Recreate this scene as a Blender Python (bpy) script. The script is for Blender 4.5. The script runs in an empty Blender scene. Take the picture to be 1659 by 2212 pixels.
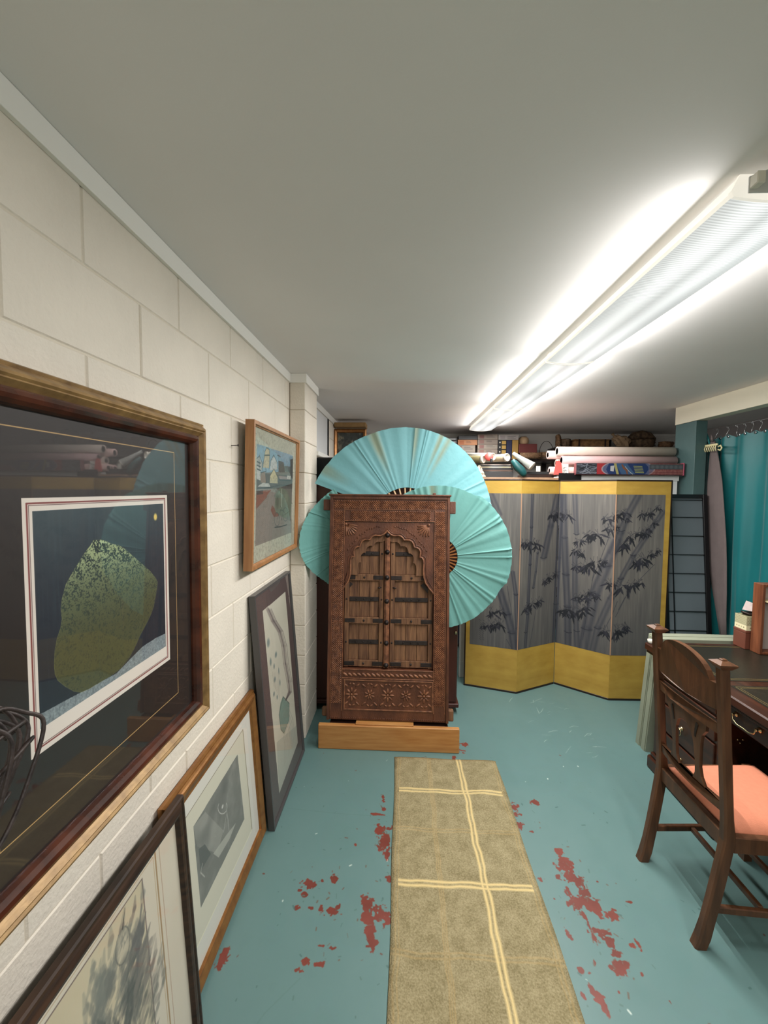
import bpy, bmesh, math, random
import numpy as np
from mathutils import Vector, Matrix, Euler
random.seed(7); RNG=np.random.default_rng(11)
SC=bpy.context.scene; COL=SC.collection
R=math.radians; PI=math.pi; cos=math.cos; sin=math.sin

# ------------------------------------------------------------- camera
cam_d=bpy.data.cameras.new('camera'); cam=bpy.data.objects.new('camera',cam_d); COL.objects.link(cam)
YAW,PITCH,ROLL=.0445,.0541,.0091
cam.location=(0,0,1.6607)
fw=Vector((-sin(YAW)*cos(PITCH),cos(YAW)*cos(PITCH),-sin(PITCH))); rt=Vector((cos(YAW),sin(YAW),0)); up=rt.cross(fw)
r2=cos(ROLL)*rt+sin(ROLL)*up; u2=-sin(ROLL)*rt+cos(ROLL)*up
cam.rotation_euler=Matrix((r2,u2,-fw)).transposed().to_euler()
cam_d.sensor_fit='VERTICAL'; cam_d.sensor_height=24; cam_d.lens=889.76/2212*24; cam_d.clip_start=.02
SC.camera=cam
# ------------------------------------------------------------- world, exposure
w=bpy.data.worlds.new('world'); SC.world=w; w.use_nodes=True
w.node_tree.nodes['Background'].inputs[0].default_value=(.75,.72,.66,1)
w.node_tree.nodes['Background'].inputs[1].default_value=.15
SC.view_settings.view_transform='Standard'; SC.view_settings.look='None'
SC.view_settings.exposure=0.50; SC.view_settings.gamma=1; SC.view_settings.use_curve_mapping=False
# tubes of the ceiling battens and one added unseen set: thin strip lights (x, y centre, z, tilt about Y axis)
TUBE_W=12.5; SIDE_W=2.6
HC=2.39
FIX=[(1.02,2.255),(2.265,3.505),(3.515,4.75),(-1.5,-.26)]  # last entry: unseen lights added behind the camera, no fitting built there
def strip(name,x,y0,y1,z,ry,power,col=(1,.985,.955)):
    l=bpy.data.lights.new(name,'AREA'); l.shape='RECTANGLE'; l.size=.0015; l.size_y=y1-y0-.06; l.energy=power; l.color=col
    o=bpy.data.objects.new(name,l); COL.objects.link(o); o.location=(x,(y0+y1)/2,z); o.rotation_euler=(0,ry,0)
for k_,(y0,y1) in enumerate(FIX):
    pw=(1,1,.62,1)[k_]   # the far pair of tubes is old and dim
    for dx in (-.055,.055): strip('strip_light',.875+dx,y0,y1,2.327,0,TUBE_W*pw)
    strip('strip_light',.742,y0,y1,2.330,R(80),SIDE_W*pw)
    strip('strip_light',1.008,y0,y1,2.330,R(-80),SIDE_W*pw)

# ------------------------------------------------------------- helpers
def sr(*c):   # sRGB 0-255 -> linear
    return tuple((v/255/12.92 if v/255<=.04045 else ((v/255+.055)/1.055)**2.4) for v in c)+(1,)
class MB:
    def __init__(s): s.v=[]; s.f=[]; s.sm=[]
    def add(s,vs,fs,smooth=False):
        b=len(s.v); s.v+= [tuple(v) for v in vs]; s.f+=[tuple(b+i for i in f) for f in fs]; s.sm+=[smooth]*len(fs); return s
    def box(s,x0,x1,y0,y1,z0,z1,M=None,bev=0):
        if bev:
            b=bev; vs=[];
            # chamfered box: 24 verts
            bm=bmesh.new(); bmesh.ops.create_cube(bm,size=1)
            for v in bm.verts: v.co=Vector(((x0+x1)/2+v.co.x*(x1-x0),(y0+y1)/2+v.co.y*(y1-y0),(z0+z1)/2+v.co.z*(z1-z0)))
            bmesh.ops.bevel(bm,geom=bm.edges[:],offset=b,segments=1,affect='EDGES',clamp_overlap=True)
            bm.verts.index_update()
            vs=[v.co.copy() for v in bm.verts]; fs=[[v.index for v in f.verts] for f in bm.faces]; bm.free()
        else:
            vs=[Vector(p) for p in [(x0,y0,z0),(x1,y0,z0),(x1,y1,z0),(x0,y1,z0),(x0,y0,z1),(x1,y0,z1),(x1,y1,z1),(x0,y1,z1)]]
            fs=[(0,3,2,1),(4,5,6,7),(0,1,5,4),(1,2,6,5),(2,3,7,6),(3,0,4,7)]
        if M is not None: vs=[M@v for v in vs]
        return s.add(vs,fs)
    def prism(s,poly,a,b,axis='y'):
        # poly in the plane across the axis: for 'y' (x,z), for 'x' (y,z), for 'z' (x,y)
        def P(p,t): return {'y':(p[0],t,p[1]),'x':(t,p[0],p[1]),'z':(p[0],p[1],t)}[axis]
        n=len(poly); vs=[P(p,a) for p in poly]+[P(p,b) for p in poly]
        fs=[tuple(range(n))[::-1],tuple(range(n,2*n))]+[(i,(i+1)%n,n+(i+1)%n,n+i) for i in range(n)]
        return s.add(vs,fs)
    def tube(s,pts,r,n=8,cap=True):
        pts=[Vector(p) for p in pts]; rr=r if hasattr(r,'__len__') else [r]*len(pts)
        vs=[];fs=[]; prev=None
        for i,p in enumerate(pts):
            d=(pts[min(i+1,len(pts)-1)]-pts[max(i-1,0)]).normalized()
            if prev is None:
                a=Vector((0,0,1)) if abs(d.z)<.9 else Vector((1,0,0)); u=d.cross(a).normalized()
            else: u=(prev-d*prev.dot(d)).normalized()
            prev=u; v=d.cross(u)
            for k in range(n):
                t=2*PI*k/n; vs.append(p+(u*cos(t)+v*sin(t))*rr[i])
        for i in range(len(pts)-1):
            for k in range(n): fs.append((i*n+k,i*n+(k+1)%n,(i+1)*n+(k+1)%n,(i+1)*n+k))
        if cap: fs.append(tuple(range(n))[::-1]); fs.append(tuple((len(pts)-1)*n+k for k in range(n)))
        return s.add(vs,fs,True)
    def lathe(s,prof,n=16,c=(0,0,0),M=None):
        vs=[];fs=[]
        for r,z in prof:
            for k in range(n):
                t=2*PI*k/n; v=Vector((r*cos(t),r*sin(t),z)); v=M@v if M is not None else v+Vector(c); vs.append(v)
        for i in range(len(prof)-1):
            for k in range(n): fs.append((i*n+k,i*n+(k+1)%n,(i+1)*n+(k+1)%n,(i+1)*n+k))
        if prof[0][0]>1e-5: fs.append(tuple(range(n))[::-1])
        if prof[-1][0]>1e-5: fs.append(tuple((len(prof)-1)*n+k for k in range(n)))
        return s.add(vs,fs,True)
    def ell(s,c,r,M=None,n=8,m=5):
        prof=[(sin(PI*i/m),-cos(PI*i/m)) for i in range(m+1)]; prof[0]=(0,-1); prof[-1]=(0,1)
        T=Matrix.Translation(Vector(c))@(M if M is not None else Matrix())@Matrix.Diagonal((*r,1))
        return s.lathe(prof,n,M=T)
    def build(s,name,mat,parent=None,flat=False):
        me=bpy.data.meshes.new(name); me.from_pydata(s.v,[],s.f)
        if not flat and any(s.sm): me.polygons.foreach_set('use_smooth',s.sm)
        me.validate(); 
        bm=bmesh.new(); bm.from_mesh(me); bmesh.ops.recalc_face_normals(bm,faces=bm.faces); bm.to_mesh(me); bm.free()
        if mat: me.materials.append(mat)
        o=bpy.data.objects.new(name,me); COL.objects.link(o)
        if parent: o.parent=parent
        return o
def link_copy(o,parent=None):
    c=o.copy(); COL.objects.link(c); c.parent=parent; return c
def copy_tree(root,loc=None,rz=None,label=None):
    r=link_copy(root)
    for ch in list(root.children):
        c=link_copy(ch,r)
        for g in list(ch.children): link_copy(g,c)
    if loc is not None: r.location=loc
    if rz is not None: r.rotation_euler=(0,0,rz)
    if label: r['label']=label
    return r
def tag(o,label,cat,group=None,kind=None):
    o['label']=label; o['category']=cat
    if group: o['group']=group
    if kind: o['kind']=kind
    return o
def thing(name,label,cat,loc=(0,0,0),rot=(0,0,0),group=None):
    o=bpy.data.objects.new(name,None); COL.objects.link(o); o.location=loc; o.rotation_euler=rot; o.empty_display_size=.05
    return tag(o,label,cat,group)
def struct(name,mb,mat,parent=None,label=None):
    o=mb.build(name,mat,parent)
    if parent is None: o['kind']='structure'
    if label: o['label']=label
    return o
# ------------------------------------------------------------- materials
def M(name,col,rough=.6,metal=0,spec=.5,noise=0,nscale=20,bump=0,bscale=60,col2=None,stretch=(1,1,1),coat=0,detail=4,mixr=(.35,.65)):
    m=bpy.data.materials.new(name); m.use_nodes=True; nt=m.node_tree; b=nt.nodes['Principled BSDF']
    b.inputs['Roughness'].default_value=rough; b.inputs['Metallic'].default_value=metal; b.inputs['Specular IOR Level'].default_value=spec
    b.inputs['Base Color'].default_value=col; b.inputs['Coat Weight'].default_value=coat
    if noise or bump or col2:
        tc=nt.nodes.new('ShaderNodeTexCoord'); mp=nt.nodes.new('ShaderNodeMapping'); mp.inputs['Scale'].default_value=stretch
        nt.links.new(tc.outputs['Object'],mp.inputs[0])
    if noise or col2:
        n=nt.nodes.new('ShaderNodeTexNoise'); n.inputs['Scale'].default_value=nscale; n.inputs['Detail'].default_value=detail
        nt.links.new(mp.outputs[0],n.inputs[0])
        cr=nt.nodes.new('ShaderNodeValToRGB'); nt.links.new(n.outputs[0],cr.inputs[0])
        c2=col2 or tuple(c*(1-noise) for c in col[:3])+(1,)
        cr.color_ramp.elements[0].position=mixr[0]; cr.color_ramp.elements[1].position=mixr[1]
        cr.color_ramp.elements[0].color=c2; cr.color_ramp.elements[1].color=col
        nt.links.new(cr.outputs[0],b.inputs['Base Color'])
    if bump:
        n=nt.nodes.new('ShaderNodeTexNoise'); n.inputs['Scale'].default_value=bscale; n.inputs['Detail'].default_value=3
        nt.links.new(mp.outputs[0],n.inputs[0])
        bp=nt.nodes.new('ShaderNodeBump'); bp.inputs['Strength'].default_value=bump; bp.inputs['Distance'].default_value=.003
        nt.links.new(n.outputs[0],bp.inputs['Height']); nt.links.new(bp.outputs[0],b.inputs['Normal'])
    return m
def wood(name,c1,c2,rough=.45,stretch=(1,1,12),scale=14,bump=.15,coat=0,axis=2):
    st=[9,9,9]; st[axis]=.7
    return M(name,c1,rough,col2=c2,nscale=scale/3,stretch=tuple(st),bump=bump,bscale=scale,coat=coat,detail=6,mixr=(.3,.7))
def emis(name,col,s):
    m=bpy.data.materials.new(name); m.use_nodes=True; b=m.node_tree.nodes['Principled BSDF']
    b.inputs['Base Color'].default_value=col; b.inputs['Emission Color'].default_value=col; b.inputs['Emission Strength'].default_value=s; return m
def glassm():
    m=bpy.data.materials.new('picture_glass'); m.use_nodes=True; nt=m.node_tree; nt.nodes.clear()
    o=nt.nodes.new('ShaderNodeOutputMaterial'); mx=nt.nodes.new('ShaderNodeMixShader'); t=nt.nodes.new('ShaderNodeBsdfTransparent'); g=nt.nodes.new('ShaderNodeBsdfGlossy')
    g.inputs['Roughness'].default_value=.02; f=nt.nodes.new('ShaderNodeFresnel'); f.inputs[0].default_value=1.5
    mu=nt.nodes.new('ShaderNodeMath'); mu.operation='MULTIPLY'; mu.inputs[1].default_value=1.05; mu.use_clamp=True
    ge=nt.nodes.new('ShaderNodeNewGeometry'); inv=nt.nodes.new('ShaderNodeMath'); inv.operation='SUBTRACT'; inv.inputs[0].default_value=1; nt.links.new(ge.outputs['Backfacing'],inv.inputs[1]); m2_=nt.nodes.new('ShaderNodeMath'); m2_.operation='MULTIPLY'
    nt.links.new(f.outputs[0],mu.inputs[0]); nt.links.new(mu.outputs[0],m2_.inputs[0]); nt.links.new(inv.outputs[0],m2_.inputs[1]); nt.links.new(m2_.outputs[0],mx.inputs[0]); nt.links.new(t.outputs[0],mx.inputs[1]); nt.links.new(g.outputs[0],mx.inputs[2]); nt.links.new(mx.outputs[0],o.inputs[0]); return m
GLASS=glassm()
BLOCK=M('painted_block',sr(226,217,203),.7,noise=.06,nscale=6,bump=.8,bscale=80)
MORTAR=M('painted_mortar',sr(214,204,187),.8,bump=.3,bscale=90)
CEIL=M('ceiling_paint',sr(240,236,234),.85,noise=.03,nscale=2,bump=.04,bscale=160)
TRIM=M('white_trim',sr(240,238,232),.4)
BEAM=M('cream_beam',sr(226,219,198),.5,noise=.03,nscale=4)
TEAL=M('teal_paint',sr(72,98,98),.5,noise=.05)
DWALL=M('alcove_wall',sr(150,145,145),.8)
WHITE=M('white_paint',sr(225,226,226),.45,noise=.04)
BLACK=M('black_lacquer',sr(14,14,17),.35)
DARK=M('dark_wood',sr(38,20,14),.4,noise=.3,nscale=8,stretch=(1,1,8))
BRASS=M('brass',sr(198,180,140),.25,metal=1)
STEEL=M('steel',sr(190,192,195),.3,metal=1)
GOLD=M('antique_gold',sr(168,134,84),.42,metal=.25,col2=sr(110,82,48),nscale=26,bump=.12,bscale=120,mixr=(.25,.75))
MAHOG=M('mahogany_gloss',sr(84,42,26),.22,col2=sr(48,22,15),nscale=5,stretch=(3,1,3),coat=.3)
MAHB=M('frame_brown',sr(66,44,30),.4,col2=sr(34,22,15),nscale=7,stretch=(1,1,8))
HONEY=M('honey_wood',sr(197,144,84),.5,col2=sr(170,112,58),nscale=4,stretch=(1.2,8,14),bump=.1,bscale=30,detail=6,mixr=(.3,.75))
OAK=M('tan_wood',sr(172,124,80),.45,col2=sr(152,104,64),nscale=5,stretch=(8,8,1),bump=.08)
CARV=M('carved_teak',sr(112,66,42),.5,col2=sr(66,35,24),nscale=7,stretch=(2,2,1),bump=.7,bscale=70,mixr=(.25,.75))
CARVHI=M('carved_teak_highlight',sr(148,98,68),.5,col2=sr(98,60,42),nscale=30,bump=.5,bscale=90)  # lighter copy of the teak: highlights on raised carving put into the colour
OLDW=M('weathered_wood',sr(134,96,66),.7,col2=sr(84,54,36),nscale=6,stretch=(9,9,1),bump=.8,bscale=22,mixr=(.3,.7))
IRON=M('old_iron',sr(56,48,46),.55,metal=.5,noise=.4,nscale=30,bump=.5)
CHAIRW=M('oak_chair',sr(102,66,42),.4,col2=sr(66,41,25),nscale=5,stretch=(9,9,1.2),bump=.12,bscale=30,mixr=(.25,.75))
DESKW=M('desk_mahogany',sr(72,38,24),.28,col2=sr(40,20,13),nscale=4,stretch=(6,1,6),mixr=(.3,.7))
LEATH=M('desk_leather',sr(36,34,26),.35,noise=.15,nscale=30,bump=.2,bscale=200)
CORAL=M('coral_fabric',sr(208,130,100),.85,noise=.06,nscale=60,bump=.3,bscale=400)
REDBR=M('cabinet_redbrown',sr(74,30,18),.5,noise=.25,nscale=3,stretch=(6,6,1))
def fabric(name,c,c2=None): return M(name,c,.8,col2=c2 or tuple(x*.85 for x in c[:3])+(1,),nscale=5,bump=.2,bscale=300)
# ------------------------------------------------------------- painted prints, drawn here stroke by stroke
class Art:
    def __init__(s,w,h,bg,seed=1):
        s.w,s.h=w,h; s.a=np.ones((h,w,3))*(np.array(bg)/255.); s.r=np.random.default_rng(seed)
        s.Y,s.X=np.mgrid[0:h,0:w]
    def noise(s,sx,sy,oct=3):
        out=np.zeros((s.h,s.w)); amp=1; tot=0
        for o in range(oct):
            gx,gy=int(sx*2**o)+2,int(sy*2**o)+2; g=s.r.random((gy,gx))
            xs=np.linspace(0,gx-1.001,s.w); ys=np.linspace(0,gy-1.001,s.h); xi=xs.astype(int); yi=ys.astype(int); fx=(xs-xi)[None]; fy=(ys-yi)[:,None]
            fx=fx*fx*(3-2*fx); fy=fy*fy*(3-2*fy)
            g00=g[yi][:,xi]; g01=g[yi][:,xi+1]; g10=g[yi+1][:,xi]; g11=g[yi+1][:,xi+1]
            out+=amp*((g00*(1-fx)+g01*fx)*(1-fy)+(g10*(1-fx)+g11*fx)*fy); tot+=amp; amp*=.55
        return out/tot
    def mix(s,mask,col,sl=None):
        c=np.array(col)/255.
        if sl is None: s.a+= (c-s.a)*mask[...,None]
        else: s.a[sl]+=(c-s.a[sl])*mask[...,None]
    def stroke(s,pts,ws,col,al=1,soft=1.):
        ws=ws if hasattr(ws,'__len__') else [ws]*len(pts)
        for i in range(len(pts)-1):
            (x0,y0),(x1,y1)=pts[i],pts[i+1]; w0,w1=ws[i],ws[i+1]; m=max(w0,w1)+soft+1
            xa=max(0,int(min(x0,x1)-m)); xb=min(s.w,int(max(x0,x1)+m)+1); ya=max(0,int(min(y0,y1)-m)); yb=min(s.h,int(max(y0,y1)+m)+1)
            if xa>=xb or ya>=yb: continue
            X=s.X[ya:yb,xa:xb]; Y=s.Y[ya:yb,xa:xb]; dx,dy=x1-x0,y1-y0; L=dx*dx+dy*dy+1e-9
            t=np.clip(((X-x0)*dx+(Y-y0)*dy)/L,0,1); d=np.hypot(X-x0-t*dx,Y-y0-t*dy)
            s.mix(np.clip((w0+(w1-w0)*t-d)/soft+.5,0,1)*al,col,(slice(ya,yb),slice(xa,xb)))
    def poly(s,pts,col,al=1,mask=False):
        P=np.array(pts,float); ins=np.zeros((s.h,s.w),bool); X=s.X+.5; Y=s.Y+.5
        for i in range(len(P)):
            x0,y0=P[i-1]; x1,y1=P[i]
            if y0==y1: continue
            ins^=((y0>Y)!=(y1>Y))&(X<(x1-x0)*(Y-y0)/(y1-y0)+x0)
        mk=ins.astype(float)
        if mask: return mk
        s.mix(mk*al,col)
    def ell(s,x,y,rx,ry,col,al=1,soft=.15):
        d=np.hypot((s.X-x)/rx,(s.Y-y)/ry); s.mix(np.clip((1-d)/soft,0,1)*al,col)
    def image(s,name):
        im=bpy.data.images.new(name,s.w,s.h); px=np.ones((s.h,s.w,4),np.float32); px[...,:3]=np.clip(s.a[::-1],0,1)
        im.pixels.foreach_set(px.ravel()); im.update(); im.pack(); return im
def homog(src,w,h):
    A=[];B=[]
    for (x,y),(u,v) in zip(src,[(0,0),(w,0),(w,h),(0,h)]):
        A+=[[x,y,1,0,0,0,-u*x,-u*y],[0,0,0,x,y,1,-v*x,-v*y]]; B+=[u,v]
    H=np.append(np.linalg.solve(np.array(A,float),np.array(B,float)),1).reshape(3,3)
    def f(x,y):
        q=H@np.array([x,y,1.]); return (q[0]/q[2],q[1]/q[2])
    return f
def artmat(name,art,rough=.7,coat=0):
    m=bpy.data.materials.new(name); m.use_nodes=True; nt=m.node_tree; b=nt.nodes['Principled BSDF']; b.inputs['Roughness'].default_value=rough
    t=nt.nodes.new('ShaderNodeTexImage'); t.image=art.image(name); nt.links.new(t.outputs[0],b.inputs['Base Color']); return m
def panel_uv(name,x0,x1,z0,z1,y,mat,parent,th=.001):
    """flat sheet facing -y with a real thickness, uv 0..1 on its face"""
    me=bpy.data.meshes.new(name)
    me.from_pydata([(x0,y,z0),(x1,y,z0),(x1,y,z1),(x0,y,z1),(x0,y+th,z0),(x1,y+th,z0),(x1,y+th,z1),(x0,y+th,z1)],[],[(0,1,2,3),(4,7,6,5),(0,4,5,1),(1,5,6,2),(2,6,7,3),(3,7,4,0)])
    uv=me.uv_layers.new(name='uv'); c={0:(0,0),1:(1,0),2:(1,1),3:(0,1),4:(0,0),5:(1,0),6:(1,1),7:(0,1)}
    for l in me.loops: uv.data[l.index].uv=c[l.vertex_index]
    me.materials.append(mat); o=bpy.data.objects.new(name,me); COL.objects.link(o); o.parent=parent; return o
def rails(name,w,h,prof,mat,parent,label=None):
    """four mitred rails; prof = [(inset, height above back)], frame lies in xz, back at y=0, front to -y, base z=0, centred on x"""
    def pt(c,t,d):
        return [(-w/2+t,-d,t),(w/2-t,-d,t),(w/2-t,-d,h-t),(-w/2+t,-d,h-t)][c]
    for c in range(4):
        n=len(prof); vs=[pt(c,*p) for p in prof]+[pt((c+1)%4,*p) for p in prof]
        fs=[(i,i+1,n+i+1,n+i) for i in range(n-1)]+[(n-1,0,n,2*n-1),tuple(range(n))[::-1],tuple(range(n,2*n))]
        o=MB().add(vs,fs).build(name,mat,parent)
        if label: o['label']=label
def ringmesh(name,w0,h0,z0,w1,x1,za,zb,y,th,mat,parent):
    """flat board w0 x h0 from z0, with a window (x from w1 to x1, z from za to zb)"""
    a=w0/2; mb=MB()
    mb.box(-a,a,y,y+th,z0,za); mb.box(-a,a,y,y+th,zb,z0+h0); mb.box(-a,w1,y,y+th,za,zb); mb.box(x1,a,y,y+th,za,zb)
    return mb.build(name,mat,parent)
# ============================================================= ROOM
XL=-.727; YP=2.631; YE=5.4; XR=3.5; YB=-2.2
# floor: painted concrete with worn red patches; chips and scratches are marks of the floor itself
RED=[(-0.085,2.121,0.011,0.027),(-0.075,2.061,0.01,0.013),(-0.106,2.022,0.032,0.007),(-0.09,1.917,0.029,0.026),(-0.063,1.934,0.025,0.018),(-0.066,1.861,0.024,0.048),(-0.052,1.794,0.01,0.038),(-0.042,1.673,0.011,0.014),(-0.272,1.661,0.013,0.018),(-0.324,1.649,0.011,0.011),(-0.374,1.633,0.026,0.016),(-0.409,1.604,0.008,0.006),(-0.379,1.587,0.01,0.008),(-0.127,1.567,0.02,0.024),(-0.123,1.522,0.017,0.037),(-0.108,1.459,0.016,0.038),(-0.09,1.419,0.013,0.013),(-0.065,1.53,0.026,0.025),(-0.044,1.512,0.014,0.024),(-0.26,1.525,0.032,0.014),(-0.239,1.541,0.01,0.012),(-0.306,1.534,0.01,0.013),(-0.401,1.532,0.014,0.006),(-0.347,1.535,0.012,0.005),(-0.237,1.397,0.015,0.006),(-0.28,1.403,0.013,0.004),(-0.323,1.348,0.014,0.009),(-0.347,1.323,0.014,0.009),(-0.277,1.343,0.016,0.007),(0.597,2.107,0.026,0.031),(0.605,2.066,0.031,0.017),(0.592,1.993,0.023,0.025),(0.608,1.706,0.013,0.018),(0.745,1.845,0.019,0.019),(0.744,1.812,0.025,0.021),(0.738,1.768,0.031,0.029),(0.738,1.727,0.028,0.023),(0.766,1.706,0.024,0.025),(0.768,1.662,0.023,0.032),(0.776,1.62,0.035,0.029),(0.785,1.586,0.024,0.024),(0.706,1.658,0.01,0.013),(0.72,1.607,0.018,0.024),(0.842,1.574,0.018,0.018),(0.688,1.605,0.01,0.009),(0.689,1.724,0.009,0.016),(0.754,1.509,0.029,0.013),(0.732,1.49,0.009,0.016),(0.781,1.506,0.013,0.007),(0.783,1.471,0.013,0.016),(0.785,1.43,0.02,0.013),(0.78,1.387,0.023,0.023),(0.806,1.4,0.012,0.013),(0.745,1.389,0.008,0.008),(0.859,1.463,0.015,0.006),(0.884,1.467,0.006,0.014),(0.637,1.374,0.011,0.009),(0.659,1.366,0.012,0.009),(0.696,1.398,0.005,0.022),(0.84,1.372,0.007,0.02),(0.728,1.568,0.005,0.019),(0.732,1.521,0.004,0.045),(0.65,1.319,0.008,0.018),(0.662,1.299,0.012,0.015),(0.67,1.266,0.01,0.017),(0.614,1.302,0.006,0.011),(0.89,1.297,0.004,0.01),(0.41,2.631,0.026,0.021),(0.401,2.566,0.016,0.02),(0.337,2.5,0.011,0.015),(0.141,2.484,0.009,0.007),(0.721,2.149,0.016,0.013),(0.707,2.047,0.006,0.01),(0.648,1.955,0.01,0.008),(0.847,1.71,0.004,0.006),(0.735,1.316,0.004,0.004),(0.638,1.498,0.006,0.027),(0.645,1.481,0.007,0.019),(-0.201,1.836,0.007,0.007),(0.939,1.629,0.012,0.005),(0.636,1.623,0.004,0.004),(-0.618,1.346,0.014,0.028)]
FX0,FX1,FY0,FY1=-.75,2.25,.9,3.9; S=1300
fa=Art(S,S,(97,127,125),3)
n1=fa.noise(5,5,5); fa.mix(np.clip((n1-.45)*2.2,0,1)*.5,(86,120,119))
n2=fa.noise(40,40,4); fa.mix(np.clip((n2-.62)*8,0,1)*.10,(90,120,112))
def fpx(x,y): return ((x-FX0)/(FX1-FX0)*S,(1-(y-FY0)/(FY1-FY0))*S)
wob=fa.noise(330,330,2)-.5; wob2=fa.noise(90,90,3)-.5; redm=np.zeros((S,S))
for x,y,rx,ry in RED:
    cx,cy=fpx(x,y); k=S/(FX1-FX0); rx=max(rx,.004)*k*1.12; ry=max(ry,.004)*k*1.12
    xa,xb=max(0,int(cx-2*rx-6)),min(S,int(cx+2*rx+6)); ya,yb=max(0,int(cy-2*ry-6)),min(S,int(cy+2*ry+6))
    if xa>=xb or ya>=yb: continue
    X=fa.X[ya:yb,xa:xb];Y=fa.Y[ya:yb,xa:xb]
    d=np.hypot((X-cx)/rx,(Y-cy)/ry)+wob[ya:yb,xa:xb]*1.3+wob2[ya:yb,xa:xb]*2.2
    redm[ya:yb,xa:xb]=np.maximum(redm[ya:yb,xa:xb],np.clip((1.02-d)*5,0,1))
fa.mix(np.clip(redm*1.6,0,1)*.25,(150,165,150)); 
fa.a=fa.a*(1-redm[...,None])+redm[...,None]*(np.array([116,56,46])/255.)*(.86+.28*n2[...,None])
fr=np.random.default_rng(5)
for _ in range(26):   # pale scratches by the corner of the desk
    x=fr.uniform(.85,1.35); y=fr.uniform(2.55,3.25); a=fr.normal(.5,.5); L=fr.uniform(.02,.10)
    fa.stroke([fpx(x,y),fpx(x+L*cos(a)/2,y+L*sin(a)/2+fr.normal(0,.008)),fpx(x+L*cos(a),y+L*sin(a))],[.5,.7,.3],(190,205,195),fr.uniform(.25,.75),1)
for _ in range(170):  # small dark nicks and paint flecks
    x=fr.uniform(-.6,1.4); y=fr.uniform(.95,2.6); q=fr.random()
    c=(70,100,96) if q<.7 else (104,60,50) if q<.88 else (205,215,205)
    fa.stroke([fpx(x,y),fpx(x+fr.normal(0,.006),y+fr.normal(0,.006))],[fr.uniform(.3,1.6)]*2,c,.8,1)
for _ in range(120):  # more nicks clustered round the worn patches
    x,y,rx,ry=RED[fr.integers(len(RED))]; x+=fr.normal(0,.05); y+=fr.normal(0,.06)
    fa.stroke([fpx(x,y),fpx(x+fr.normal(0,.004),y+fr.normal(0,.008))],[fr.uniform(.3,1.4)]*2,(100,82,70) if fr.random()<.6 else (80,110,104),.8,1)
fa.stroke([fpx(-.33,1.30),fpx(-.42,1.20),fpx(-.5,1.05)],[.8,.8,.5],(88,118,114),.6,1.5)
fa.stroke([fpx(-.25,1.43),fpx(-.17,1.47),fpx(-.1,1.485)],[.5,.5,.5],(100,128,122),.5,1.5)
fa.stroke([fpx(-.58,2.035),fpx(-.3,2.015),fpx(-.06,2.01)],[.6,.6,.6],(84,112,108),.5,1.5)
fm=bpy.data.materials.new('floor_paint'); fm.use_nodes=True; nt=fm.node_tree; b=nt.nodes['Principled BSDF']
tc=nt.nodes.new('ShaderNodeTexCoord'); sx=nt.nodes.new('ShaderNodeMapping'); sx.vector_type='POINT'
sx.inputs['Scale'].default_value=(1/(FX1-FX0),1/(FY1-FY0),1); sx.inputs['Location'].default_value=(-FX0/(FX1-FX0),-FY0/(FY1-FY0),0)
im=nt.nodes.new('ShaderNodeTexImage'); im.image=fa.image('floor_wear'); im.extension='EXTEND'
nt.links.new(tc.outputs['Object'],sx.inputs[0]); nt.links.new(sx.outputs[0],im.inputs[0]); nt.links.new(im.outputs[0],b.inputs['Base Color'])
b.inputs['Roughness'].default_value=.38; b.inputs['Specular IOR Level'].default_value=.4
nz=nt.nodes.new('ShaderNodeTexNoise'); nz.inputs['Scale'].default_value=9; nz.inputs['Detail'].default_value=6; nt.links.new(tc.outputs['Object'],nz.inputs[0])
mr=nt.nodes.new('ShaderNodeMapRange'); mr.inputs['To Min'].default_value=.28; mr.inputs['To Max'].default_value=.55; nt.links.new(nz.outputs[0],mr.inputs[0]); nt.links.new(mr.outputs[0],b.inputs['Roughness'])
bp=nt.nodes.new('ShaderNodeBump'); bp.inputs['Strength'].default_value=.12; bp.inputs['Distance'].default_value=.004; nt.links.new(nz.outputs[0],bp.inputs['Height']); nt.links.new(bp.outputs[0],b.inputs['Normal'])
struct('floor',MB().box(-.9,XR+.1,YB-.1,YE+.1,-.08,0),fm)
struct('ceiling',MB().box(-.9,XR+.1,YB-.1,YE+.1,HC,HC+.08),CEIL)
struct('wall_back',MB().box(-.9,XR+.1,YE,YE+.1,0,HC),M('back_wall_paint',sr(214,212,208),.8,bump=.2))
struct('wall_right',MB().box(XR,XR+.1,YB,YE,0,HC),DWALL)
struct('wall_front',MB().box(-.9,XR+.1,YB-.1,YB,0,HC),MORTAR)
# block walls: every block a piece of its own, chamfered, standing 8 mm proud of the mortar
def block_mesh(w,d,h,name='block',bev=.0035):
    """block facing +x: y from 0..w, x from -d..0, z 0..h"""
    b=bev; vs=[(-d,0,0),(-d,w,0),(-d,w,h),(-d,0,h),(-b,0,0),(-b,w,0),(-b,w,h),(-b,0,h),(0,b,b),(0,w-b,b),(0,w-b,h-b),(0,b,h-b)]
    fs=[(0,1,5,4),(1,2,6,5),(2,3,7,6),(3,0,4,7),(4,5,9,8),(5,6,10,9),(6,7,11,10),(7,4,8,11),(8,9,10,11)]
    me=bpy.data.meshes.new(name); me.from_pydata(vs,[],fs); me.materials.append(BLOCK); return me
BM={}
def put_block(parent,x,y,z,w,h,d=.009):
    k=(round(w,3),round(h,3),d)
    if k not in BM: BM[k]=block_mesh(w-.0032,d,h-.0032)
    o=bpy.data.objects.new('block',BM[k]); COL.objects.link(o); o.parent=parent
    o.location=(x+random.uniform(-.0012,.0008),y+.0016,z+.0016); return o
LV=[0]+[.165+.2*k for k in range(12)]; LV=[z for z in LV if z<2.36]+[HC]
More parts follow.
